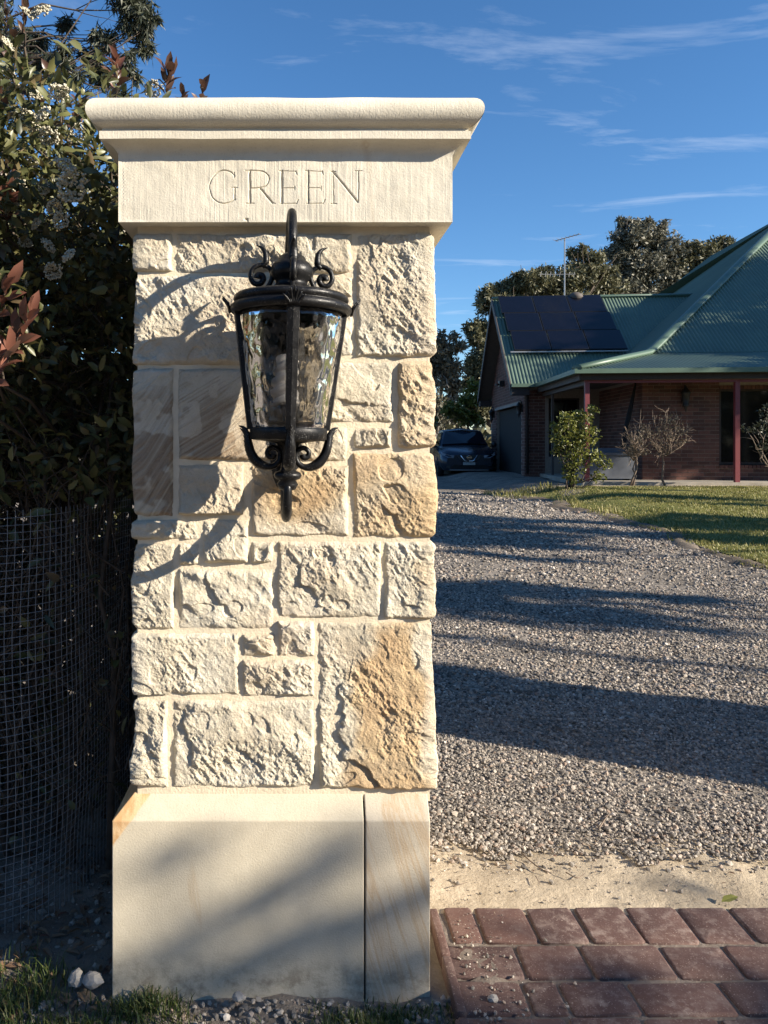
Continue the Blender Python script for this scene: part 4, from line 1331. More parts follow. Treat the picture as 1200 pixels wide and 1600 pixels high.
# blossom heads
def blossom_mesh(seed):
    rng = np.random.default_rng(seed)
    n = 150
    th = rng.uniform(0, 2 * math.pi, n); ph = np.arccos(rng.uniform(.05, 1, n))
    r = rng.uniform(.8, 1.05, n) * (1 + .25 * vnoise(np.cos(th) * 2.5, np.sin(th) * 2.5, ph * 2, seed))
    C = np.stack([np.sin(ph) * np.cos(th) * r, np.sin(ph) * np.sin(th) * r, np.cos(ph) * r * .6], 1)
    Vo = np.array([(1, 0, 0), (-1, 0, 0), (0, 1, 0), (0, -1, 0), (0, 0, 1), (0, 0, -1)]); Fo = np.array([(0, 2, 4), (2, 1, 4), (1, 3, 4), (3, 0, 4), (2, 0, 5), (1, 2, 5), (3, 1, 5), (0, 3, 5)])
    A = np.einsum('nij,vj->nvi', rand_rot(n, rng), Vo) * rng.uniform(.09, .15, (n, 1, 1)) + C[:, None]
    F = (Fo[None] + (np.arange(n) * 6)[:, None, None]).reshape(-1, 3)
    me = mesh_np('blossom', A.reshape(-1, 3), [F]); me.materials.append(M['flower'])
    return me
bl = [blossom_mesh(s) for s in (1, 2, 3)]
BL = [(18, 130, 20, 2.30), (8, 70, 13, 2.5), (92, 147, 16, 2.45), (112, 292, 24, 2.38), (66, 292, 12, 2.42), (28, 297, 15, 2.36), (75, 215, 16, 2.5), (45, 190, 17, 2.5), (137, 368, 13, 2.5), (82, 425, 14, 2.4),
      (60, 350, 12, 2.4), (145, 345, 14, 2.55), (95, 345, 13, 2.5), (40, 380, 10, 2.4), (65, 22, 16, 2.7), (40, 22, 12, 2.8), (168, 318, 8, 2.6), (20, 330, 14, 2.5), (238, 140, 14, 3.1), (60, 150, 12, 2.5), (100, 260, 15, 2.42), (70, 180, 15, 2.45), (120, 205, 12, 2.55), (48, 255, 13, 2.4), (110, 400, 13, 2.42), (30, 440, 12, 2.35), (150, 395, 10, 2.5), (75, 385, 12, 2.4), (85, 325, 12, 2.38)]
for i, (x_, y_, r_, yy) in enumerate(BL):
    if x_ < 118 and y_ > 140: yy = min(yy, 2.0 + .0028 * (118 - x_) + .08)
    p = np.array([(x_ - 470) * yy / 1200, yy, CAMZ + (690 - y_) * yy / 1200])
    r = r_ * yy / 1200 * 1.05
    o = bpy.data.objects.new('blossom', bl[i % 3])
    o.location = p - V0; o.scale = (r, r, r)
    o.rotation_euler = (R(50) + RNG.normal(0, .3), RNG.normal(0, .4), RNG.uniform(0, 6))
    link(o, vib)

# photinia with young red leaves: shoots at the left edge and above the capstone
pho = thing('photinia_shrub', 'shrub with bronze and red young leaf shoots reaching up behind the flowering hedge', 'shrub', (-.75, 3.0, 0))
H0 = np.array([-.75, 3.0, 0.0])
pst = MB()
def shoot(px_, py_, Y0, dpx, dpy, n, L, kind, kind2=None):
    """leafy shoot with its tip at a photo point"""
    tip = np.array([(px_ - 470) * Y0 / 1200, Y0, CAMZ + (690 - py_) * Y0 / 1200])
    root = np.array([(px_ + dpx - 470) * (Y0 + .12) / 1200, Y0 + .12, CAMZ + (690 - py_ - dpy) * (Y0 + .12) / 1200])
    P = branch(root, tip, .01, 8, .006)
    pst.tube(P - H0, np.linspace(.0045, .0016, 8), 5)
    ax = unit(tip - root)
    for i in range(n):
        t = .35 + .65 * i / max(1, n - 1)
        p = P[0] + (P[-1] - P[0]) * t
        a = i * 2.4
        u = unit(np.cross(ax, [0, 1, .3])); v = np.cross(ax, u)
        d = ax * (.55 + .9 * t ** 2) + (u * math.cos(a) + v * math.sin(a)) * (1.05 - .5 * t) + RNG.normal(0, .12, 3)
        put_leaf(pho, H0, p, d, RNG.normal(0, .35, 3) + np.array([.2, -.8, .5]), L * RNG.uniform(.7, 1.1), kind if (kind2 is None or RNG.random() < .6) else kind2)
    # join to the hedge
    b = root + np.array([RNG.normal(0, .1), .55, -.15]); pst.tube(branch(b, root, 0, 5, .02) - H0, np.linspace(.008, .0045, 5), 5)
shoot(50, 485, 2.08, -55, 110, 12, .08, 'lf_red'); shoot(14, 445, 2.08, -25, 80, 8, .075, 'lf_red'); shoot(12, 548, 2.08, -40, 90, 9, .08, 'lf_red', 'lf_dark'); shoot(30, 520, 2.1, -30, 80, 7, .07, 'lf_dark', 'lf_green')
shoot(182, 96, 2.95, 0, 66, 12, .085, 'lf_red', 'lf_dark'); shoot(262, 112, 2.95, -5, 55, 11, .085, 'lf_dark'); shoot(318, 138, 3.0, -10, 40, 4, .08, 'lf_dark'); shoot(285, 150, 2.95, -6, 40, 6, .075, 'lf_dark')
for (x_, y_, y0) in ((60, 130, 2.6), (82, 118, 2.7), (35, 110, 2.55), (22, 60, 2.7), (12, 25, 2.7), (100, 135, 2.8), (20, 250, 2.4), (30, 300, 2.38), (10, 320, 2.3), (120, 165, 2.7), (40, 12, 2.8), (5, 150, 2.5)):
    shoot(x_, y_, y0, RNG.normal(0, 12), 60, 7, .07, 'lf_dark', 'lf_green')
shoot(10, 300, 2.3, 0, 70, 8, .065, 'lf_red')
pst.build('stems', M['bark'], pho, True)

# ------------------------------------------------------------------ wire mesh fence and post
fence = thing('wire_fence', 'low galvanised square wire mesh fence in front of the hedge', 'fence', (-.8, 2.3, 0))
F0 = np.array([-.8, 2.3, 0.0])
FP = spline([(-2.2, 2.05, 0), (-1.5, 2.13, 0), (-1.02, 2.20, 0), (-.84, 2.27, 0), (-.745, 2.37, 0), (-.70, 2.52, 0), (-.665, 2.70, 0), (-.640, 2.86, 0)], 200)
seg = np.concatenate([[0], np.cumsum(np.linalg.norm(np.diff(FP, axis=0), axis=1))])
def fpt(s, z):
    x = np.interp(s, seg, FP[:, 0]); y = np.interp(s, seg, FP[:, 1])
    y = y + .012 * vnoise(s * 3 + 0 * z, z * 2, None, 5); x = x + .008 * vnoise(s * 3 + 0 * z, z * 2.5, None, 6)
    return np.stack([x, y, z + 0 * x], 1)
CELL = .0222; HF = 1.215
mb = MB()
for s in np.arange(.0, seg[-1], CELL):
    z = np.linspace(-.03, HF, 14); mb.tube(fpt(np.full(14, s), z) - F0, .0009, 4, caps=False)
for z in np.arange(.02, HF + .001, CELL):
    s = np.linspace(0, seg[-1], 70); mb.tube(fpt(s, np.full(70, z) + .006 * np.sin(s * 4)) - F0, .0009, 4, caps=False)
o = mb.build('wire_mesh', M['wire'], fence); o['kind'] = 'stuff'
mb = MB().box(-.672 - F0[0], 2.86 - F0[1], -.2, -.628 - F0[0], 2.905 - F0[1], 1.06)
mb.build('post', M['post'], fence)

# ------------------------------------------------------------------ trees
def tree(name, label, base, trunk_r, clumps, leafmat, barkmat, nleaf, lsize, group=None, hang=0.0, trunk_top=None, narrow=.4, seed=1, kindcat='tree'):
    rng = np.random.default_rng(seed)
    t = thing(name, label, kindcat, base, 0, group)
    B = np.array(base, float)
    cl = np.array([c[:3] for c in clumps], float); rad = np.array([c[3:6] if len(c) > 4 else (c[3],) * 3 for c in clumps], float)
    top = np.array(trunk_top if trunk_top is not None else [cl[:, 0].mean(), cl[:, 1].mean(), B[2] + (cl[:, 2].mean() - B[2]) * .6], float)
    mb = MB()
    P = branch(B - [0, 0, .3], top, 0, 9, trunk_r * .5, rng); mb.tube(P - B, np.linspace(trunk_r, trunk_r * .55, 9), 9)
    mb.build('trunk', barkmat, t, True)
    mb = MB()
    for c, r in zip(cl, rad):
        s0 = P[rng.integers(5, 9)]
        Q = branch(s0, c, rng.uniform(0, .1) * np.linalg.norm(c - s0), 7, .05 * np.linalg.norm(c - s0) * .6, rng)
        mb.tube(Q - B, np.linspace(trunk_r * .4, trunk_r * .10, 7), 6)
        for k in range(4):
            e = c + rng.normal(0, .55, 3) * r
            mb.tube(branch(Q[rng.integers(3, 7)], e, 0, 5, .04 * r.mean(), rng) - B, np.linspace(trunk_r * .14, trunk_r * .04, 5), 5)
    mb.build('limbs', barkmat, t, True)
    vol = rad.prod(1) ** (2 / 3); cntv = (nleaf * vol / vol.sum()).astype(int)
    C = []
    ry_gap = group == 'trees behind the house'
    for c, r, m in zip(cl, rad, cntv):
        # sub-clumps give gaps, light and dark
        k = max(4, m // (75 if ry_gap else 45))
        sc = unit(rng.normal(0, 1, (k, 3))) * (rng.random((k, 1)) ** .4) * .85
        w = rng.integers(0, k, m)
        p = sc[w] + rng.normal(0, .125 if ry_gap else .15, (m, 3))
        C.append(c + p * r)
    C = np.concatenate(C); n = len(C)
    D = unit(rng.normal(0, 1, (n, 3)) + np.array([0, 0, -hang])); N = unit(rng.normal(0, 1, (n, 3)) + np.array([0, 0, .4]))
    V, Q = quads_np(C - B, D, N, rng.uniform(.6, 1.3, n) * lsize, rng.uniform(.6, 1.3, n) * lsize * narrow)
    o = obj('crown', mesh_np('crown', V, [Q]), leafmat, t); o['kind'] = 'stuff'
    return t
def at(px_, py_, Y): return ((px_ - 470) * Y / 1200, Y, CAMZ + (690 - py_) * Y / 1200)
def cl_px(lst, Y):
    return [(*at(x, y, Y + dy), r * Y / 1200, r * Y / 1200 * .9, r * Y / 1200 * ry) for (x, y, r, ry, dy) in lst]

# gum branch in the top left corner
G0 = (-6.0, 9.5, 0)
tree('gum_tree', 'dark narrow-leaved gum tree overhanging the hedge at upper left', G0, .05,
     cl_px([(212, 15, 36, 1.2, 0), (228, 60, 22, 1.1, .2), (200, 95, 22, .9, 0), (165, 62, 24, .8, 0), (105, 40, 20, .7, .3), (95, 85, 26, .8, 0), (160, 112, 26, .8, .2), (50, 60, 28, .9, .3), (15, 62, 26, 1.0, 0), (118, 122, 20, .7, 0),
            (190, -25, 40, 1.0, 0), (240, 30, 12, .9, 0), (-40, 20, 60, 1.0, 0), (60, 100, 24, .8, .2), (185, 140, 14, .7, 0), (-60, -60, 80, 1, 0), (140, 85, 20, .7, .2), (215, 120, 10, .8, 0)], 9.5),
     M['lf_gum'], M['bark'], 20000, .13, hang=1.3, narrow=.17, trunk_top=at(-70, 60, 9.5), seed=5)
# trees behind the house
BG = 'trees behind the house'
tree('gum_tree', 'tall grey-green gum tree between the pillar and the garage', (8.0, 48, 0), .3,
     cl_px([(700, 540, 26, 1.0, 0), (690, 580, 30, 1.2, 0), (712, 600, 26, 1.2, 1), (685, 640, 34, 1.0, 0), (720, 650, 26, .9, 1), (660, 560, 40, 1.2, 0), (640, 620, 50, 1.2, 0)], 48), M['lf_grey'], M['gumbark'], 15000, .34, BG, .4, seed=11)
tree('gum_tree', 'dark gum tree directly behind the garage gable', (10.5, 40, 0), .3,
     cl_px([(765, 470, 26, .9, 0), (745, 520, 22, 1.3, 0), (742, 570, 20, 1.1, 0), (790, 455, 32, .7, 1), (760, 560, 30, 1.3, 0), (800, 480, 30, .8, 0), (825, 440, 30, .6, 0), (732, 600, 14, .9, 0), (750, 640, 24, 1, 0)], 40), M['lf_gum2'], M['bark'], 22000, .26, BG, .3, seed=12)
tree('gum_tree', 'rounded olive gum tree behind the solar panels', (14.5, 42, 0), .3,
     cl_px([(870, 445, 44, .7, 0), (905, 430, 36, .8, 0), (925, 410, 26, .8, 0), (840, 455, 36, .5, 0), (880, 480, 50, .6, 0), (935, 460, 40, .8, 1), (905, 395, 20, .7, 0), (945, 425, 24, .9, .5), (955, 455, 30, .9, .5), (845, 425, 22, .7, .3)], 42), M['lf_gum2'], M['bark'], 22000, .26, BG, .3, seed=13)
tree('gum_tree', 'tallest gum tree rising above the green roof', (18.5, 44, 0), .35,
     cl_px([(985, 370, 36, .8, 0), (1020, 365, 34, .7, 0), (965, 400, 30, .9, 0), (1000, 415, 44, .8, 0), (1045, 400, 40, .9, 0), (985, 450, 44, .8, 0), (1040, 450, 44, .8, 0), (1010, 350, 16, .7, 0), (975, 345, 12, .6, 0)], 44), M['lf_grey'], M['bark'], 26000, .26, BG, .3, seed=14)
tree('gum_tree', 'broad olive gum tree at the right behind the hip roof', (23.0, 44, 0), .3,
     cl_px([(1090, 395, 36, .7, 0), (1130, 385, 26, .6, 0), (1115, 420, 44, .8, 0), (1070, 430, 34, .9, 0), (1150, 400, 20, .8, 0), (1195, 375, 22, .6, 0), (1190, 420, 44, .8, 0)], 44), M['lf_gum2'], M['bark'], 22000, .26, BG, .3, seed=15)
tree('garden_tree', 'small yellow-green tree beside the garage behind the car', (8.6, 33, 0.2), .08,
     cl_px([(735, 620, 22, .8, 0), (725, 650, 20, .7, 0), (745, 600, 14, .8, 0), (740, 655, 18, .6, 0), (710, 640, 18, .8, 0)], 33), M['lf_yel'], M['bark'], 3000, .22, None, .2, seed=16)
tree('garden_shrub', 'bright green shrub beside the pillar edge left of the car', (4.9, 27, .2), .05,
     cl_px([(672, 655, 14, 1.1, 0), (668, 690, 16, 1.1, 0), (660, 670, 16, 1.2, 0), (676, 668, 7, 1.1, 0)], 27), M['lf_yel'], M['bark'], 900, .16, None, .2, seed=17, kindcat='shrub')
# far wood beyond everything
n = 16000
x = RNG.uniform(-70, 110, n); y = RNG.uniform(58, 72, n)
h = 5.0 + 2.2 * vnoise(x * .12, y * 0, None, 3) + 1.3 * vnoise(x * .5, y * 0, None, 4)
z = RNG.random(n) ** .8 * h
C = np.stack([x, y, z], 1)
V, Q = quads_np(C, unit(RNG.normal(0, 1, (n, 3))), unit(RNG.normal(0, 1, (n, 3))), RNG.uniform(.5, 1.3, n), RNG.uniform(.4, .8, n))
o = obj('far_wood', mesh_np('far_wood', V, [Q]), M['lf_gum2']); o['kind'] = 'stuff'

n = 12000
u = RNG.random(n)
x = np.where(u < .7, RNG.uniform(-45, 45, n), -RNG.uniform(28, 40, n)); y = np.where(u < .7, RNG.uniform(-26, -17, n), RNG.uniform(-20, 40, n))
h = 6.3 + 1.6 * vnoise(x * .2, y * .05, None, 33) + 1.0 * vnoise(x * .7, y * .3, None, 34)
C = np.stack([x, y, RNG.random(n) * h], 1)
V, Q = quads_np(C, unit(RNG.normal(0, 1, (n, 3))), unit(RNG.normal(0, 1, (n, 3))), RNG.uniform(.7, 1.5, n), RNG.uniform(.6, 1.1, n))
o = obj('sky_blocking_wood', mesh_np('sky_blocking_wood', V, [Q]), M['lf_gum2']); o['kind'] = 'stuff'  # unseen leaf belt added behind the camera to cut sky light and reflections

# trees out of the picture on the sunward side: they cast the dappled shade
def ray(p, t): return np.array(p) + np.array(SUN) * t
def shade_tree(label, targets, t, r, nleaf, lsize, seed, mat='lf_gum', trunk_r=.18, narrow=.45, name='gum_tree'):
    rng = np.random.default_rng(seed)
    cl = [(*ray(p, t + rng.uniform(-.6, .6)), *(rr if not np.isscalar(rr) else (rr, rr, rr * .8))) for p, rr in zip(targets, r)]
    c = np.array([q[:3] for q in cl]).mean(0)
    return tree(name, label, (c[0], c[1], 0), trunk_r, cl, M[mat], M['gumbark'], nleaf, lsize, 'trees on the sunny side out of the picture', .5, (c[0], c[1], c[2] - .3), narrow, seed)
# low crown that dapples the foot of the pillar and the paving
def line(a, b, n): return [tuple(np.array(a) + (np.array(b) - np.array(a)) * t) for t in np.linspace(0, 1, n)]
TB = line((-.30, 2, .02), (.05, 2, .13), 4) + line((.05, 2, .13), (.36, 2, .27), 5) + line((-.12, 2, .22), (.16, 2, .36), 4) + line((.14, 2, .02), (.36, 2, .10), 3) + [(-.34, 2, .34), (-.29, 2, .35), (-.46, 2, .05), (-.38, 2, .07), (-.22, 2, .17), (.10, 2, .40)]
RB = [(.06, .06, .020)] * 9 + [(.05, .05, .018)] * 4 + [(.06, .06, .018)] * 3 + [(.045, .045, .022)] * 2 + [(.05, .05, .02)] * 4
TG = [(-.62, 1.9, -.02), (-.85, 1.85, 0), (-1.15, 1.9, .05), (-1.4, 2.0, .1), (-.35, 1.86, -.03), (.30, 1.84, -.03), (.7, 2.0, -.02), (1.1, 1.93, -.02), (.5, 1.78, 0), (1.0, 1.7, 0), (1.6, 1.9, 0), (1.4, 1.7, 0), (2.0, 1.7, 0), (.60, 2.22, 0), (1.9, 2.47, .02), (1.22, 2.44, .0)]
RG_ = [(.14, .14, .06)] * 2 + [(.3, .3, .14)] * 2 + [(.09, .09, .03)] * 2 + [(.17, .17, .06)] * 7 + [(.06, .06, .025), (.16, .16, .04), (.07, .07, .022)]
shade_tree('bushy tree across the road that dapples the pillar foot', TB + TG, 11, RB + RG_, 8500, .05, 21, trunk_r=.03, name='street_tree')
HS = [(9.0, 17.5, 2.0), (8.2, 17.5, 1.9), (10.0, 17.4, 2.0), (11, 17.2, 2.0), (7.4, 19.5, 2.0), (6.6, 21, 1.8), (6.3, 23, 1.6), (6.6, 25.5, 1.4), (5.8, 24.3, .9), (7, 22, 3.4), (8.5, 22.5, 4.0), (11.5, 20, 4.2), (13, 21, 5.4), (7.5, 21, 2.6), (12.5, 17, 2)]
shade_tree('spreading gum tree shading the front wall of the house', [HS[0], HS[1], HS[2], HS[3], HS[4], HS[14]], 15, [(1.3, 1.3, .75)] * 6, 4200, .30, 22)
shade_tree('spreading gum tree shading the garage and the car', [HS[5], HS[6], HS[7], HS[8], HS[13]], 18, [(1.5, 1.5, 1.2)] * 5, 4200, .32, 23)
shade_tree('tall gum tree throwing broken shade on the roofs', [HS[9], HS[10], HS[11], HS[12], (10, 19.5, 3.4), (14.5, 22, 6.5), (12, 18, 3.5), (9.5, 23, 5)], 20, [(1.5, 1.5, .7)] * 8, 5200, .28, 24)
# streaks across the drive and lawn
def qpt(q, z=.75): return (3.0, q - 1.7, z)
shade_tree('slender gum sapling beside the far gate pillar', [qpt(6.25, .3), qpt(6.30, 1.2), qpt(5.55, 1.0)], 10, [(.05, .05, .8), (.05, .05, .8), (.12, .12, .25)], 700, .09, 25, trunk_r=.02)
shade_tree('upright gum tree along the side fence', [qpt(7.3), qpt(7.9, .9), qpt(8.35, .3)], 12, [(.42, .42, 1.0), (.36, .36, 1.1), (.2, .2, .6)], 3000, .17, 26, trunk_r=.05)
shade_tree('gum tree standing in the side garden', [qpt(10.9), qpt(11.7), qpt(12.6, .9), qpt(13.4, .6), qpt(10.0, .3), qpt(12.5, -.9), qpt(13.6, -1.0), qpt(14.4, -1.3)], 13, [(.45, .45, 1.0), (.5, .5, 1.3), (.6, .6, 1.3), (.4, .4, 1.0), (.16, .16, .5), (.45, .45, .8), (.5, .5, .8), (.3, .3, .7)], 8500, .20, 27, trunk_r=.1)
shade_tree('wattle tree standing in the side garden', [qpt(15.4, 1.3), qpt(16.7, 1.2), qpt(17.3, .8), qpt(18.6, 1.0), qpt(17.0, -1.2), qpt(16.2, -1.5), qpt(18.4, -1.4)], 14, [(.10, .10, .9), (.30, .30, 1.3), (.2, .2, .9), (.10, .10, .8), (.35, .35, 1.0), (.15, .15, .8), (.12, .12, .7)], 6000, .14, 28, trunk_r=.05)
# ------------------------------------------------------------------ house
TH = R(5.7)
house = thing('brick_house', 'single storey red brick house with steep green corrugated roof and maroon verandah posts', 'house', (6.22, 16.7, .55), -TH)
PEAK = 9.0
def roof_h(a):
    """height of the main roof at plan distance a inside the eave"""
    return np.where(a < 2.286, 2.42 + .25 * a, 2.99 + .785 * (a - 2.286))
def corr(mb, u0, u1, pitch, row_fn, place, amp=.015):
    """corrugated sheet: ribs along the slope; row_fn(u) -> list of run distances; place(u,a,h)"""
    us = np.arange(u0, u1, pitch / 4)
    rows_ = []
    for i, u in enumerate(us):
        off = amp * math.cos(2 * math.pi * i / 4)
        rows_.append([place(u, a, off) for a in row_fn(u)])
    n = len(rows_[0])
    V = np.array(rows_).reshape(-1, 3)
    mb.add(V, grid_faces(len(us), n))
E0 = -.28
mb = MB()
# front face: lower verandah pitch and steep pitch; hip at u-E0 = v-E0
def f_rows(lo, hi):
    def fn(u):
        m = min(max(u - E0, 0), PEAK)
        a0 = min(lo, m); a1 = min(hi, m)
        return [a0, (a0 + a1) / 2, a1]
    return fn
corr(mb, E0, 16, .095, f_rows(0, 2.286), lambda u, a, o: (u, E0 + a, float(roof_h(a)) + o))
corr(mb, E0 + 2.2, 16, .095, f_rows(2.286, PEAK), lambda u, a, o: (u, E0 + a - o * .6, float(roof_h(a)) + o * .8 + .012))
mb.build('roof', M['roof'], house, True)
mb = MB()
corr(mb, E0, 15, .095, f_rows(0, 2.286), lambda u, a, o: (E0 + a, u, float(roof_h(a)) + o))
corr(mb, E0 + 2.2, 15, .095, f_rows(2.286, PEAK), lambda u, a, o: (E0 + a - o * .6, u, float(roof_h(a)) + o * .8 + .012))
mb.build('roof', M['roof'], house, True)
# far slopes that close the roof
pk = float(roof_h(PEAK))
mb = MB(); mb.add([(16, E0, 2.42), (16, 18, 2.42), (16, E0 + PEAK, pk), (E0 + PEAK, E0 + PEAK, pk), (E0, 18, 2.42)], None, [(0, 1, 2), (3, 2, 1), (4, 3, 1)])
mb.build('roof', M['roof'], house)
# hip capping
mb = MB()
hp = [(E0 + a, E0 + a, float(roof_h(a)) + .03) for a in (0, 1.1, 2.2, 2.4, 4, 6.5, PEAK)]
mb.tube(hp, .13, 10, 1.0, .55, ref=(.7, -.7, 0)); mb.build('hip_capping', M['rooftrim'], house, True)
# garage roof
GU0, GV0, GR = -.95, 3.9, 7.3
gs = .86
def gh(v): return 2.41 + gs * (v - GV0)
mb = MB()
corr(mb, GU0, 6.2, .095, lambda u: [GV0, GR], lambda u, v, o: (u, v - o * .65, gh(v) + o * .76))
corr(mb, GU0, 6.2, .19, lambda u: [GR, 2 * GR - GV0], lambda u, v, o: (u, v + o * .65, gh(2 * GR - v) + o * .76))
mb.build('garage_roof', M['roof'], house, True)
mb = MB(); mb.tube([(GU0, GR, gh(GR) + .01), (6.0, GR, gh(GR) + .01)], .10, 8, .6, 1.0); mb.build('ridge_capping', M['rooftrim'], house, True)
# barge boards and gable soffit
mb = MB()
for (va, vb) in ((GV0, GR), (2 * GR - GV0, GR)):
    za, zb = gh(GV0), gh(GR)
    V = [(GU0 - .03, va, za - .20), (GU0 - .03, vb, zb - .20), (GU0 - .03, vb, zb + .03), (GU0 - .03, va, za + .03)]
    V += [(x + .035, y, z) for x, y, z in V]
    mb.add(V, [(0, 1, 2, 3), (7, 6, 5, 4), (3, 2, 6, 7), (0, 4, 5, 1), (0, 3, 7, 4), (1, 5, 6, 2)])
mb.build('bargeboard', M['greytrim'], house)
GX = -.52
mb = MB()
for (va, vb) in ((GV0, GR), (2 * GR - GV0, GR)):
    za, zb = gh(GV0), gh(GR)
    mb.add([(GU0, va, za - .12), (GX + .02, va, za - .12), (GX + .02, vb, zb - .12), (GU0, vb, zb - .12)], [(0, 1, 2, 3)])
mb.build('soffit', M['soffit'], house)
MB().box(GU0 + .02, GV0 - .02, 2.12, GX + .05, GV0 + .30, 2.30).build('boxed_eave', M['dkbrown'], house); MB().box(GU0 + .02, 10.3, 2.12, GX + .05, 10.68, 2.30).build('boxed_eave', M['dkbrown'], house)
mb = MB(); mb.box(GU0, GV0 - .12, 2.33, 1.0, GV0 - .01, 2.42); mb.build('garage_gutter', M['rooftrim'], house)
# walls with bricks
BW, BH, BJ = .235, .076, .010
def brick_cells(s0, s1, z0, z1, holes=(), top_fn=None):
    out = []
    k = 0
    z = z0
    while z + BH <= z1 + .001:
        off = 0 if k % 2 == 0 else -(BW + BJ) / 2
        s = s0 + off
        while s < s1:
            a, b = max(s, s0), min(s + BW, s1)
            ok = b - a > .04
            mid = (a + b) / 2
            for (h0, h1, hz0, hz1) in holes:
                if b > h0 and a < h1 and z + BH > hz0 and z < hz1:
                    if mid < h0: b = min(b, h0)
                    elif mid > h1: a = max(a, h1)
                    else: ok = False
                    if b - a < .04: ok = False
            if top_fn is not None and z + BH > top_fn(mid): ok = False
            if ok: out.append((a, b, z))
            s += BW + BJ
        z += BH + BJ; k += 1
    return out
# mortar backing walls
WV, WU = .9, 1.46
mb = MB()
mb.box(WU, WV, -.05, 3.12, WV + .2, 2.40); mb.box(3.12, WV, -.05, 6.0, WV + .2, .33); mb.box(3.12, WV, 2.13, 6.0, WV + .2, 2.40); mb.box(6.0, WV, -.05, 14, WV + .2, 2.4)
mb.box(WU, WV + .2, -.05, WU + .2, 4.3, 2.40)
mb.build('wall', M['hmortar'], house)
mb = MB()
mb.box(GX, 4.3, -.35, .02, 4.5, 2.40); mb.box(.02, 4.3, -.35, .12, 4.5, 2.4); mb.box(.02, 4.3, 2.05, WU, 4.5, 2.4); mb.box(.95, 4.3, -.1, WU, 4.5, 2.05); mb.box(.12, 4.3, -.1, .95, 4.5, .45)
OV0, OV1, OZ = 4.78, 9.3, 1.93
mb.box(GX, 4.5, -.35, GX + .2, OV0, 2.30); mb.box(GX, OV1, -.35, GX + .2, 10.3, 2.30); mb.box(GX, OV0, OZ, GX + .2, OV1, 2.30); mb.box(GX, 10.3, -.35, 6, 10.5, 2.3)
V = [(GX, 4.3, 2.30), (GX, 10.3, 2.30), (GX, GR, gh(GR) - .16), (GX + .2, 4.3, 2.30), (GX + .2, 10.3, 2.30), (GX + .2, GR, gh(GR) - .16)]
mb.add(V, [(0, 3, 5, 2), (1, 2, 5, 4)], [(0, 2, 1), (3, 4, 5)])
mb.build('garage_wall', M['hmortar'], house)
# bricks: front wall one by one
bmesh_cache = {}
def brick_obj(w):
    k = round(w, 2)
    if k not in bmesh_cache:
        bmesh_cache[k] = MB().box(0, -.006, 0, w, .02, BH).mesh('brick'); bmesh_cache[k].polygons.foreach_set('use_smooth', np.zeros(6, bool)); bmesh_cache[k].materials.append(M['hbrick'])
    return bmesh_cache[k]
cells = brick_cells(WU, 3.12, 0.0, 2.28)
cells2 = brick_cells(3.12, 6.0, 0.0, .26)
ind = cells + [c for c in cells2 if c[0] < 4.1]
ind = ind[:300]
for (a, b, z) in ind:
    o = bpy.data.objects.new('brick', brick_obj(b - a)); o.location = (a, WV - random.uniform(0, .002), z); link(o, house)
mb = MB()
for (a, b, z) in (cells + [c for c in cells2 if c[0] < 4.1])[300:] + [c for c in cells2 if c[0] >= 4.1] + brick_cells(6, 10, 0, 2.28):
    mb.box(a, WV - .006, z, b, WV + .02, z + BH)
for (a, b, z) in brick_cells(WV + .01, 4.28, 0, 2.28):
    mb.box(WU - .006, a, z, WU + .02, b, z + BH)
for (a, b, z) in brick_cells(GX + .006, .02, -.3, 2.3):
    mb.box(a, 4.294, z, b, 4.32, z + BH)
for (a, b, z) in brick_cells(4.3, 10.3, -.3, gh(GR), [(OV0, OV1, -1, OZ + .08)], lambda v: gh(v) - .16 if v < GR else gh(2 * GR - v) - .16):
    mb.box(GX - .006, a, z, GX + .02, b, z + BH)
o = mb.build('brickwork', M['hbrick'], house); o['kind'] = 'stuff'
# soldier-course sill and lintel of the front window
s = 3.13
while s < 5.9:
    o = bpy.data.objects.new('sill_brick', brick_obj(.076)); o.location = (s, WV - .03, .262); o.scale = (1, 1.6, 1.0); link(o, house)
    o = bpy.data.objects.new('lintel_brick', brick_obj(.076)); o.location = (s, WV - .004, 2.05); o.scale = (1, 1, 1.05); link(o, house)
    s += .086
win = MB().box(3.14, WV + .06, .35, 5.98, WV + .12, .40).box(3.14, WV + .06, 2.0, 5.98, WV + .12, 2.06).box(3.14, WV + .06, .40, 3.19, WV + .12, 2.0).box(4.5, WV + .06, .40, 4.56, WV + .12, 2.0).box(5.93, WV + .06, .40, 5.98, WV + .12, 2.0)
win = win.build('window', M['dkbrown'], house)
MB().box(3.19, WV + .085, .40, 4.5, WV + .095, 2.0).build('pane', M['dkglass'], win)
MB().box(4.56, WV + .085, .40, 5.93, WV + .095, 2.0).build('pane', M['dkglass'], win)
MB().box(3.0, WV + .5, -.05, 6.2, WV + .6, 2.4).build('window_dark_sheet', M['void'], win)  # dark sheet added behind the panes to keep the window black
pw = MB().box(.12, 4.36, .45, .17, 4.42, 2.05).box(.90, 4.36, .45, .95, 4.42, 2.05).box(.17, 4.36, .45, .90, 4.42, .50).box(.17, 4.36, 2.0, .90, 4.42, 2.05).build('window', M['dkbrown'], house)
MB().box(.17, 4.385, .50, .90, 4.395, 2.0).build('pane', M['dkglass'], pw)
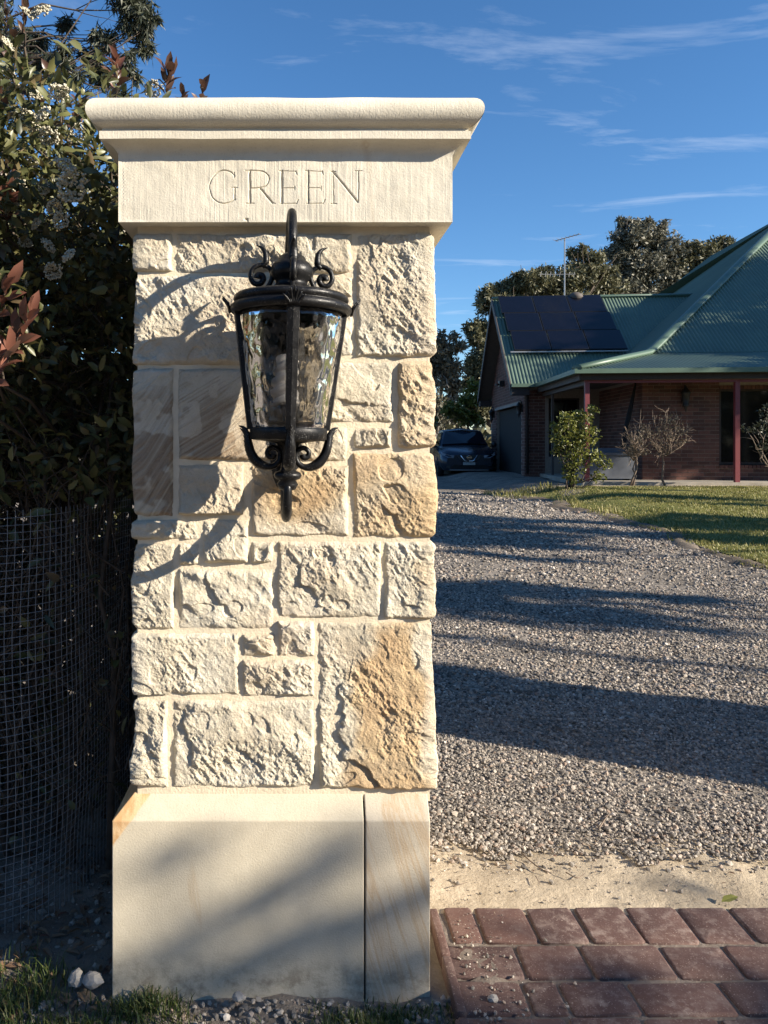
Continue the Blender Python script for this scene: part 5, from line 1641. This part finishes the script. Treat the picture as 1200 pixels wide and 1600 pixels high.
# garage inside in shade-black, with a dark sheet across the opening
mb = MB().box(GX + .25, 4.55, -.32, 4.5, 10.25, -.30).box(4.4, 4.55, -.3, 4.5, 10.25, 2.3).box(GX + .25, 4.52, 2.28, 4.5, 10.25, 2.30).box(GX + .2, 4.51, -.3, 4.5, 4.54, 2.3); mb.build('garage_inside', M['void'], house)
MB().box(GX + .1, OV0, -.3, GX + .14, OV1, 1.88).build('opening_shade_sheet', M['void'], house)  # flat black sheet stands for the shade inside the open garage
mb = MB().box(GX - .05, OV0 - .05, OZ - .02, GX - .012, OV1 + .05, OZ + .05); mb.build('garage_lintel', simple('pale_lintel', (.22, .20, .18), .7), house)
# verandah: slab, posts, beams, fascia, gutter, ceiling
MB().box(-.12, -.14, -.18, 14, WV, .0).box(-.12, WV, -.18, WU, 4.3, 0).build('verandah_slab', M['concrete'], house)
for (u, v, mt) in ((0, 0, 'maroon'), (3.1, 0, 'maroon'), (6.2, 0, 'maroon'), (9.3, 0, 'maroon')):
    MB().box(u - .047, v - .047, .0, u + .047, v + .047, 2.14).build('post', M[mt], house)
MB().box(-.03, 3.25, 0, .03, 3.31, 2.14).build('post', M['greytrim'], house)
MB().box(-.05, -.05, 2.14, 14, .05, 2.195).build('verandah_beam', M['maroon'], house)
MB().box(-.05, .05, 2.10, .05, 4.3, 2.195).build('verandah_beam', M['greytrim'], house)
MB().box(-.16, -.16, 2.20, 14, -.12, 2.33).build('fascia', M['dkbrown'], house)
MB().box(-.18, -.10, 2.20, -.14, 4.3, 2.34).build('fascia', M['greytrim'], house)
def gutter(x0, y0, x1, y1, name):
    mb = MB(); mb.box(x0, y0, 2.325, x1, y1, 2.425); return mb.build(name, M['rooftrim'], house)
gutter(E0 - .06, E0 - .06, 14, E0 + .06, 'gutter'); gutter(E0 - .06, E0 + .062, E0 + .06, 3.8, 'gutter')
MB().box(-.12, -.10, 2.30, 14, WV, 2.315).box(-.12, WV, 2.30, WU, 4.3, 2.315).build('ceiling', M['soffit'], house)
MB().tube([(-.02 + GX, 4.22, 2.3), (GX - .02 + .06, 4.20, 2.2), (GX + .06, 4.22, 0)], .04, 8).build('downpipe', M['dkbrown'], house, True)
# solar panels 3 x 3
sl = math.atan(gs)
pu0, pv1 = -.80, 7.22
pw_, ph_ = 1.03, .99
for r_ in range(3):
    for c_ in range(3):
        o = MB().box(0, -.0, 0, pw_ - .025, ph_ - .02, .03).build('solar_panel', M['panelframe'], house)
        vlow = pv1 - (r_ + 1) * ph_ * math.cos(sl)
        o.location = (pu0 + c_ * pw_ + .06 * r_, vlow - .06, gh(vlow) + .10); o.rotation_euler = (sl, 0, 0)
        MB().box(.02, .02, .0305, pw_ - .045, ph_ - .04, .034).build('panel_glass', M['panel'], o)
MB().tube([(pu0, pv1 - 3 * ph_ * math.cos(sl) - .08, gh(pv1 - 3 * ph_ * math.cos(sl)) + .06), (pu0 + 3.2, pv1 - 3 * ph_ * math.cos(sl) - .08, gh(pv1 - 3 * ph_ * math.cos(sl)) + .06)], .025, 6).build('panel_rail', M['steel'], house)
# aerial and roof vent
an = MB().tube([(1.25, GR, gh(GR)), (1.25, GR, gh(GR) + 1.85)], .022, 6)
an.tube([(1.0, GR + .1, gh(GR) + 1.80), (1.6, GR - .4, gh(GR) + 1.86)], .014, 5)
for k in range(7):
    t = k / 6; c = np.array([1.0 + .6 * t, GR + .1 - .5 * t, gh(GR) + 1.80 + .06 * t]); d = np.array([.5, .6, 0]) * (.22 - .015 * k)
    an.tube([c - d, c + d], .008, 4)
c = np.array([1.25, GR, gh(GR) + .72]); an.tube([c - np.array([.8, .18, .02]), c + np.array([.35, .08, .02])], .009, 5)
for k in range(8):
    q = c + np.array([-.75 + k * .15, -.165 + k * .034, 0]); an.tube([q - np.array([.02, .02, .09]), q + np.array([.02, .02, .09])], .005, 4)
an.build('aerial', M['steel'], house)
MB().lathe([(0, .20), (.10, .19), (.19, .13), (.22, .05), (.18, -.02), (.14, -.1), (.14, -.3)], 16, (1.55, GR - .15, gh(GR - .15) + .06)).build('roof_vent', M['greytrim'], house, True)
# wall lights
def small_lantern(u, v, w, s, nx, ny, name='wall_light'):
    mb = MB()
    c = (u + nx * .11, v + ny * .11, w)
    mb.lathe([(0, .30 * s), (.02 * s, .27 * s), (.05 * s, .22 * s), (.10 * s, .16 * s), (.11 * s, .13 * s), (.09 * s, .12 * s), (.06 * s, -.12 * s), (.075 * s, -.14 * s), (.03 * s, -.18 * s), (.015 * s, -.26 * s), (0, -.30 * s)], 12, c)
    mb.tube([(u, v, w + .05), (u + nx * .06, v + ny * .06, w + .33 * s), (u + nx * .11, v + ny * .11, w + .30 * s)], .014, 6)
    mb.lathe([(0, -.1), (.05, -.09), (.05, .09), (0, .1)], 8, (u + nx * .01, v + ny * .01, w + .03))
    return mb.build(name, M['blackplastic'], house, True)
small_lantern(2.36, WV, 1.82, 1.0, 0, -1)
small_lantern(GX, 4.55, 1.75, .8, -1, 0); small_lantern(GX, 9.7, 1.75, .9, -1, 0)
mb = MB().box(GX - .16, 7.6, 2.62, GX - .02, 7.9, 2.80); mb.lathe([(0, .0), (.08, .0), (.08, .05), (0, .05)], 10, (GX - .2, 7.75, 2.66)); mb.build('flood_light', M['blackplastic'], house)

# ------------------------------------------------------------------ things round the house
def hpt(u, v, w):
    c, s = math.cos(TH), math.sin(TH)
    return np.array([6.22 + u * c + v * s, 16.7 - u * s + v * c, .55 + w])
# grey box-shaped garden seat under the verandah, black cushion on it
bx = thing('garden_box', 'pale grey box-shaped plastic bench under the verandah behind the green shrub', 'storage box', tuple(hpt(.55, .75, 0)), -TH)
MB().box(-.62, -.25, .04, .62, .25, .56).build('body', M['greybox'], bx)
MB().box(-.65, -.28, .562, .65, .28, .62).build('lid', M['greybox'], bx)
MB().box(-.62, .22, .622, .62, .27, .72).build('back_rail', M['greybox'], bx)
for sx in (-.55, .55): MB().box(sx - .05, -.25, 0, sx + .05, .25, .038).build('foot', M['blackplastic'], bx)
um = thing('furled_umbrella', 'dark furled garden umbrella leaning on the brick wall under the verandah', 'umbrella', tuple(hpt(.92, 1.0, .0)), -TH)
mb = MB(); P = np.linspace([0, 0, .02], [.46, .1, 2.25], 12); mb.tube(P, .018, 8); mb.build('pole', M['dkbrown'], um, True)
mb = MB(); P = np.linspace([.13, .03, .68], [.455, .098, 2.2], 14); mb.tube(P, [.02, .045, .055, .06, .06, .058, .056, .055, .05, .045, .04, .035, .03, .012], 9); mb.build('canopy', M['cloth'], um, True)

def shrub(name, label, base, clumps, mat, n, ls, stems_n, seed, narrow=.5, bark='bark', group=None, twigs=0, rs=.02):
    rng = np.random.default_rng(seed)
    B = np.array(base, float)
    t = thing(name, label, 'shrub', base, 0, group)
    mb = MB()
    cl = np.array([c[:3] for c in clumps]); rd = np.array([c[3:] for c in clumps])
    for k in range(stems_n):
        i = k % len(cl)
        P = branch(B + np.append(rng.normal(0, .04, 2), -.05), cl[i] + rng.normal(0, .25, 3) * rd[i], 0, 7, .03, rng); mb.tube(P - B, np.linspace(rs, rs * .3, 7), 5)
        for j in range(twigs):
            p0 = P[rng.integers(3, 7)]; d = rng.normal(0, 1, 3) + np.array([0, 0, .5]); d /= np.linalg.norm(d)
            mb.tube(branch(p0, p0 + d * rng.uniform(.15, .5), 0, 4, .02, rng) - B, np.linspace(rs * .32, rs * .12, 4), 4, caps=False)
    mb.build('stems', M[bark], t, True)
    v = rd.prod(1) ** (2 / 3); m = (n * v / v.sum()).astype(int)
    C = np.concatenate([c + unit(rng.normal(0, 1, (q, 3))) * rng.random((q, 1)) ** .45 * r for c, r, q in zip(cl, rd, m)])
    q = len(C)
    V, T = leaves_np(C - B, unit(rng.normal(0, 1, (q, 3)) + [0, -.2, .2]), unit(rng.normal(0, .7, (q, 3)) + [.2, -.4, .6]), rng.uniform(.7, 1.3, q) * ls, rng.uniform(.7, 1.3, q) * ls * narrow)
    o = obj('foliage', mesh_np('foliage', V, [T]), M[mat], t); o['kind'] = 'stuff'
    return t
def cpx(l, Y): return [(*at(x, y, Y + dy), rx * Y / 1200, rx * Y / 1200, rz * Y / 1200) for (x, y, rx, rz, dy) in l]
Ys = 15.6
b = at(893, 762, Ys)
shrub('green_shrub', 'glossy yellow-green leafy shrub in front of the verandah corner post', (b[0], b[1], float(gz(b[0], b[1]))),
      cpx([(885, 655, 16, 14, 0), (908, 652, 22, 12, .2), (880, 680, 22, 22, 0), (912, 680, 24, 22, 0), (900, 715, 24, 24, 0), (930, 715, 14, 12, -.1), (945, 725, 10, 9, -.1), (893, 740, 16, 18, 0), (868, 668, 10, 10, .1), (935, 745, 12, 8, 0), (872, 705, 10, 10, 0), (925, 640, 10, 8, 0)], Ys), 'lf_yel', 1700, .085, 16, 31, .5)
Yb = 16.2
b1 = at(1040, 757, Yb)
shrub('bare_shrub', 'nearly leafless grey shrub on a single stem before the brick wall', (b1[0], b1[1], float(gz(b1[0], b1[1]))), cpx([(1035, 680, 20, 14, 0), (1055, 672, 20, 14, 0), (1045, 655, 18, 10, 0), (1062, 690, 12, 8, 0), (1025, 695, 14, 10, .1)], Yb),
      'lf_twig', 420, .05, 1, 32, .45, 'wood_twig', None, 0, .028)
def bare_crown(o, base, crotch, ends, seed):
    rng = np.random.default_rng(seed); mb = MB(); B = np.array(base)
    c = np.array(crotch)
    for e in ends:
        e = np.array(e); P = branch(c, e, rng.normal(0, .03), 6, .02, rng); mb.tube(P - B, np.linspace(.013, .005, 6), 5)
        for k in range(26):
            p0 = P[rng.integers(1, 6)]; d = rng.normal(0, 1, 3) + np.array([0, 0, .6]) + .8 * unit(e - c); d /= np.linalg.norm(d)
            q = p0 + d * rng.uniform(.10, .34)
            mb.tube(branch(p0, q, 0, 4, .012, rng) - B, np.linspace(.0055, .003, 4), 4, caps=False)
    mb.build('twigs', M['wood_twig'], o, True)
bs = bpy.data.objects['bare_shrub']
bare_crown(bs, bs.location, at(1041, 712, Yb), [at(1075, 672, Yb), at(1060, 655, Yb), at(1040, 645, Yb), at(1022, 660, Yb), at(1015, 680, Yb), at(1050, 680, Yb - .3), at(1030, 700, Yb - .3), at(1072, 690, Yb)], 3)
b2 = at(986, 757, Yb)
s2 = shrub('bare_shrub', 'nearly leafless grey shrub with two leaning stems near the umbrella', (b2[0], b2[1], float(gz(b2[0], b2[1]))), cpx([(992, 690, 18, 16, 0), (1005, 675, 14, 12, 0), (985, 705, 14, 10, 0), (1005, 705, 14, 10, 0)], Yb),
      'lf_twig', 420, .05, 2, 33, .45, 'wood_twig', None, 0, .026)
bare_crown(s2, s2.location, at(990, 720, Yb), [at(1000, 662, Yb), at(980, 675, Yb), at(1012, 680, Yb), at(975, 700, Yb), at(1005, 700, Yb - .3), at(990, 690, Yb - .3)], 4)
Yr = 15.4
br = at(1215, 765, Yr)
shrub('garden_shrub', 'sparse grey-green shrub at the right before the dark front window', (br[0], br[1], float(gz(br[0], br[1]))), cpx([(1195, 665, 12, 18, 0), (1178, 672, 16, 8, 0), (1210, 690, 22, 24, 0), (1200, 640, 14, 10, 0), (1190, 700, 12, 8, 0), (1162, 668, 7, 4, 0), (1230, 660, 20, 26, 0)], Yr),
      'lf_gum', 520, .08, 9, 34, .5, 'wood_twig', None, 3)

# ------------------------------------------------------------------ car
car = thing('parked_car', 'dark blue-grey SUV parked on the gravel before the garage, facing the camera', 'car', (5.30, 24.2, .285), R(-5))
def loft(name, stations, mat, smooth=True, cap=True):
    """stations: list of (y, ring pts [(x,z)] right half from bottom to top)"""
    rows_ = []
    for y, ring in stations:
        full = [(x, y, z) for x, z in ring] + [(-x, y, z) for x, z in ring[::-1]]
        rows_.append(full)
    n = len(rows_[0]); V = np.array(rows_).reshape(-1, 3)
    F = [(i * n + j, i * n + (j + 1) % n, (i + 1) * n + (j + 1) % n, (i + 1) * n + j) for i in range(len(rows_) - 1) for j in range(n)]
    bm = bmesh.new()
    vs = [bm.verts.new(v) for v in V]
    for f in F: bm.faces.new([vs[k] for k in f])
    if cap: bm.faces.new(vs[:n][::-1]); bm.faces.new(vs[-n:])
    bmesh.ops.recalc_face_normals(bm, faces=bm.faces)
    me = bpy.data.meshes.new(name); bm.to_mesh(me); bm.free()
    o = obj(name, me, mat, car, smooth); me.set_sharp_from_angle(angle=R(38))
    return o
loft('body', [
    (0.00, [(.60, .24), (.66, .30), (.70, .45), (.66, .62), (.50, .70), (.0, .72)]),
    (0.10, [(.72, .22), (.78, .30), (.82, .48), (.78, .68), (.60, .78), (.0, .80)]),
    (0.40, [(.80, .22), (.88, .34), (.90, .55), (.88, .74), (.72, .88), (.0, .92)]),
    (0.95, [(.82, .22), (.90, .36), (.915, .60), (.90, .84), (.76, .96), (.0, 1.00)]),
    (1.35, [(.82, .22), (.90, .36), (.915, .62), (.90, .90), (.78, .99), (.0, 1.03)]),
    (3.6, [(.82, .22), (.90, .36), (.915, .62), (.90, .92), (.78, 1.00), (.0, 1.03)]),
    (4.2, [(.76, .26), (.84, .36), (.86, .62), (.84, .90), (.72, .98), (.0, 1.0)]),
    (4.35, [(.66, .34), (.74, .42), (.76, .62), (.74, .85), (.64, .92), (.0, .94)])], M['carpaint'])
loft('roof', [
    (1.18, [(.78, .97), (.76, .985), (.0, 1.02)]), (1.22, [(.79, .96), (.775, 1.0), (.0, 1.04)]),
    (1.85, [(.78, .96), (.62, 1.48), (.0, 1.55)]), (2.6, [(.78, .96), (.63, 1.53), (.0, 1.60)]), (3.6, [(.77, .96), (.61, 1.48), (.0, 1.55)]), (4.2, [(.70, .96), (.64, 1.02), (.0, 1.05)])], M['carpaint'])
def patch(name, pts, mat, parent=car, th=.012, nrm=(0, -1, 0)):
    pts = np.array(pts, float); nrm = np.array(nrm, float)
    n = len(pts); mb = MB(); V = np.vstack([pts + nrm * th, pts - nrm * th])
    bm = bmesh.new(); vs = [bm.verts.new(v) for v in V]
    bm.faces.new(vs[:n]); bm.faces.new(vs[n:][::-1])
    for i in range(n): bm.faces.new((vs[i], vs[n + i], vs[n + (i + 1) % n], vs[(i + 1) % n]))
    bmesh.ops.recalc_face_normals(bm, faces=bm.faces)
    me = bpy.data.meshes.new(name); bm.to_mesh(me); bm.free()
    return obj(name, me, mat, parent)
patch('windscreen', [(-.72, 1.21, 1.03), (0, 1.16, 1.07), (.72, 1.21, 1.03), (.57, 1.80, 1.45), (0, 1.80, 1.51), (-.57, 1.80, 1.45)], M['carglass'], nrm=(0, -.6, .8), th=.02)
for s_ in (-1, 1):
    patch('side_window', [(s_ * .785, 1.45, 1.02), (s_ * .785, 3.5, 1.03), (s_ * .655, 3.3, 1.42), (s_ * .655, 1.98, 1.45)], M['carglass'], nrm=(s_, 0, .3), th=.014)
    mb = MB(); mb.lathe([(0, .10), (.05, .09), (.085, .03), (.08, -.05), (.03, -.08), (0, -.08)], 12, (s_ * 1.0, 1.42, 1.02)); mb.tube([(s_ * .86, 1.45, .98), (s_ * .97, 1.43, .99)], .025, 6)
    mb.build('mirror', M['blackplastic'], car, True)
    patch('headlight', [(s_ * .44, .035, .69), (s_ * .60, .015, .70), (s_ * .80, .20, .77), (s_ * .84, .30, .80), (s_ * .82, .16, .70), (s_ * .64, -.01, .61), (s_ * .48, -.005, .61)], M['lens'], nrm=(s_ * .3, -1, .25), th=.03)
    patch('fog_light', [(s_ * .58, -.01, .36), (s_ * .70, .03, .38), (s_ * .70, .03, .30), (s_ * .58, -.01, .29)], M['blackplastic'], th=.02)
    for yw in (.82, 3.45):
        w = MB(); w.lathe([(.24, -.10), (.31, -.10), (.335, -.07), (.335, .07), (.31, .10), (.24, .10)], 28).mesh('tyre')
        tm = w.mesh('tyre')
        o = obj('wheel', tm, M['rubber'], car, True, (s_ * .82, yw, .335 - .02)); o.rotation_euler = (0, R(90), 0)
        rm = MB(); rm.lathe([(0, .05 * s_), (.05, .06 * s_), (.06, .03 * s_), (.22, .05 * s_), (.245, .08 * s_), (.245, -.08 * s_)], 20)
        rm.build('rim', M['steel'], o, True)
patch('grille', [(-.36, .00, .70), (.36, .00, .70), (.30, -.02, .58), (.16, -.03, .50), (-.16, -.03, .50), (-.30, -.02, .58)], M['blackplastic'], th=.02)
gt_ = MB()
for s_ in (-1, 1):
    gt_.tube([(s_ * .26, -.045, .695), (s_ * .14, -.06, .535), (s_ * .10, -.06, .52), (0, -.06, .52)], .020, 6)
gt_.build('grille_trim', M['chrome'], car, True)
em = MB()
th = np.linspace(0, 2 * math.pi, 25)
em.tube(np.stack([.062 * np.cos(th), np.full(25, -.055), .635 + .055 * np.sin(th)], 1), .009, 6, caps=False); em.box(-.085, -.066, .623, .085, -.05, .648)
em.build('emblem', M['chrome'], car)
MB().box(-.19, -.05, .395, .19, -.035, .485).build('number_plate', M['plate'], car)
patch('lower_grille', [(-.50, .0, .40), (.50, .0, .40), (.58, .02, .28), (-.58, .02, .28)], M['blackplastic'], th=.03)
MB().box(-.6, -.01, .225, .6, .05, .245).build('skid_plate', M['steel'], car)
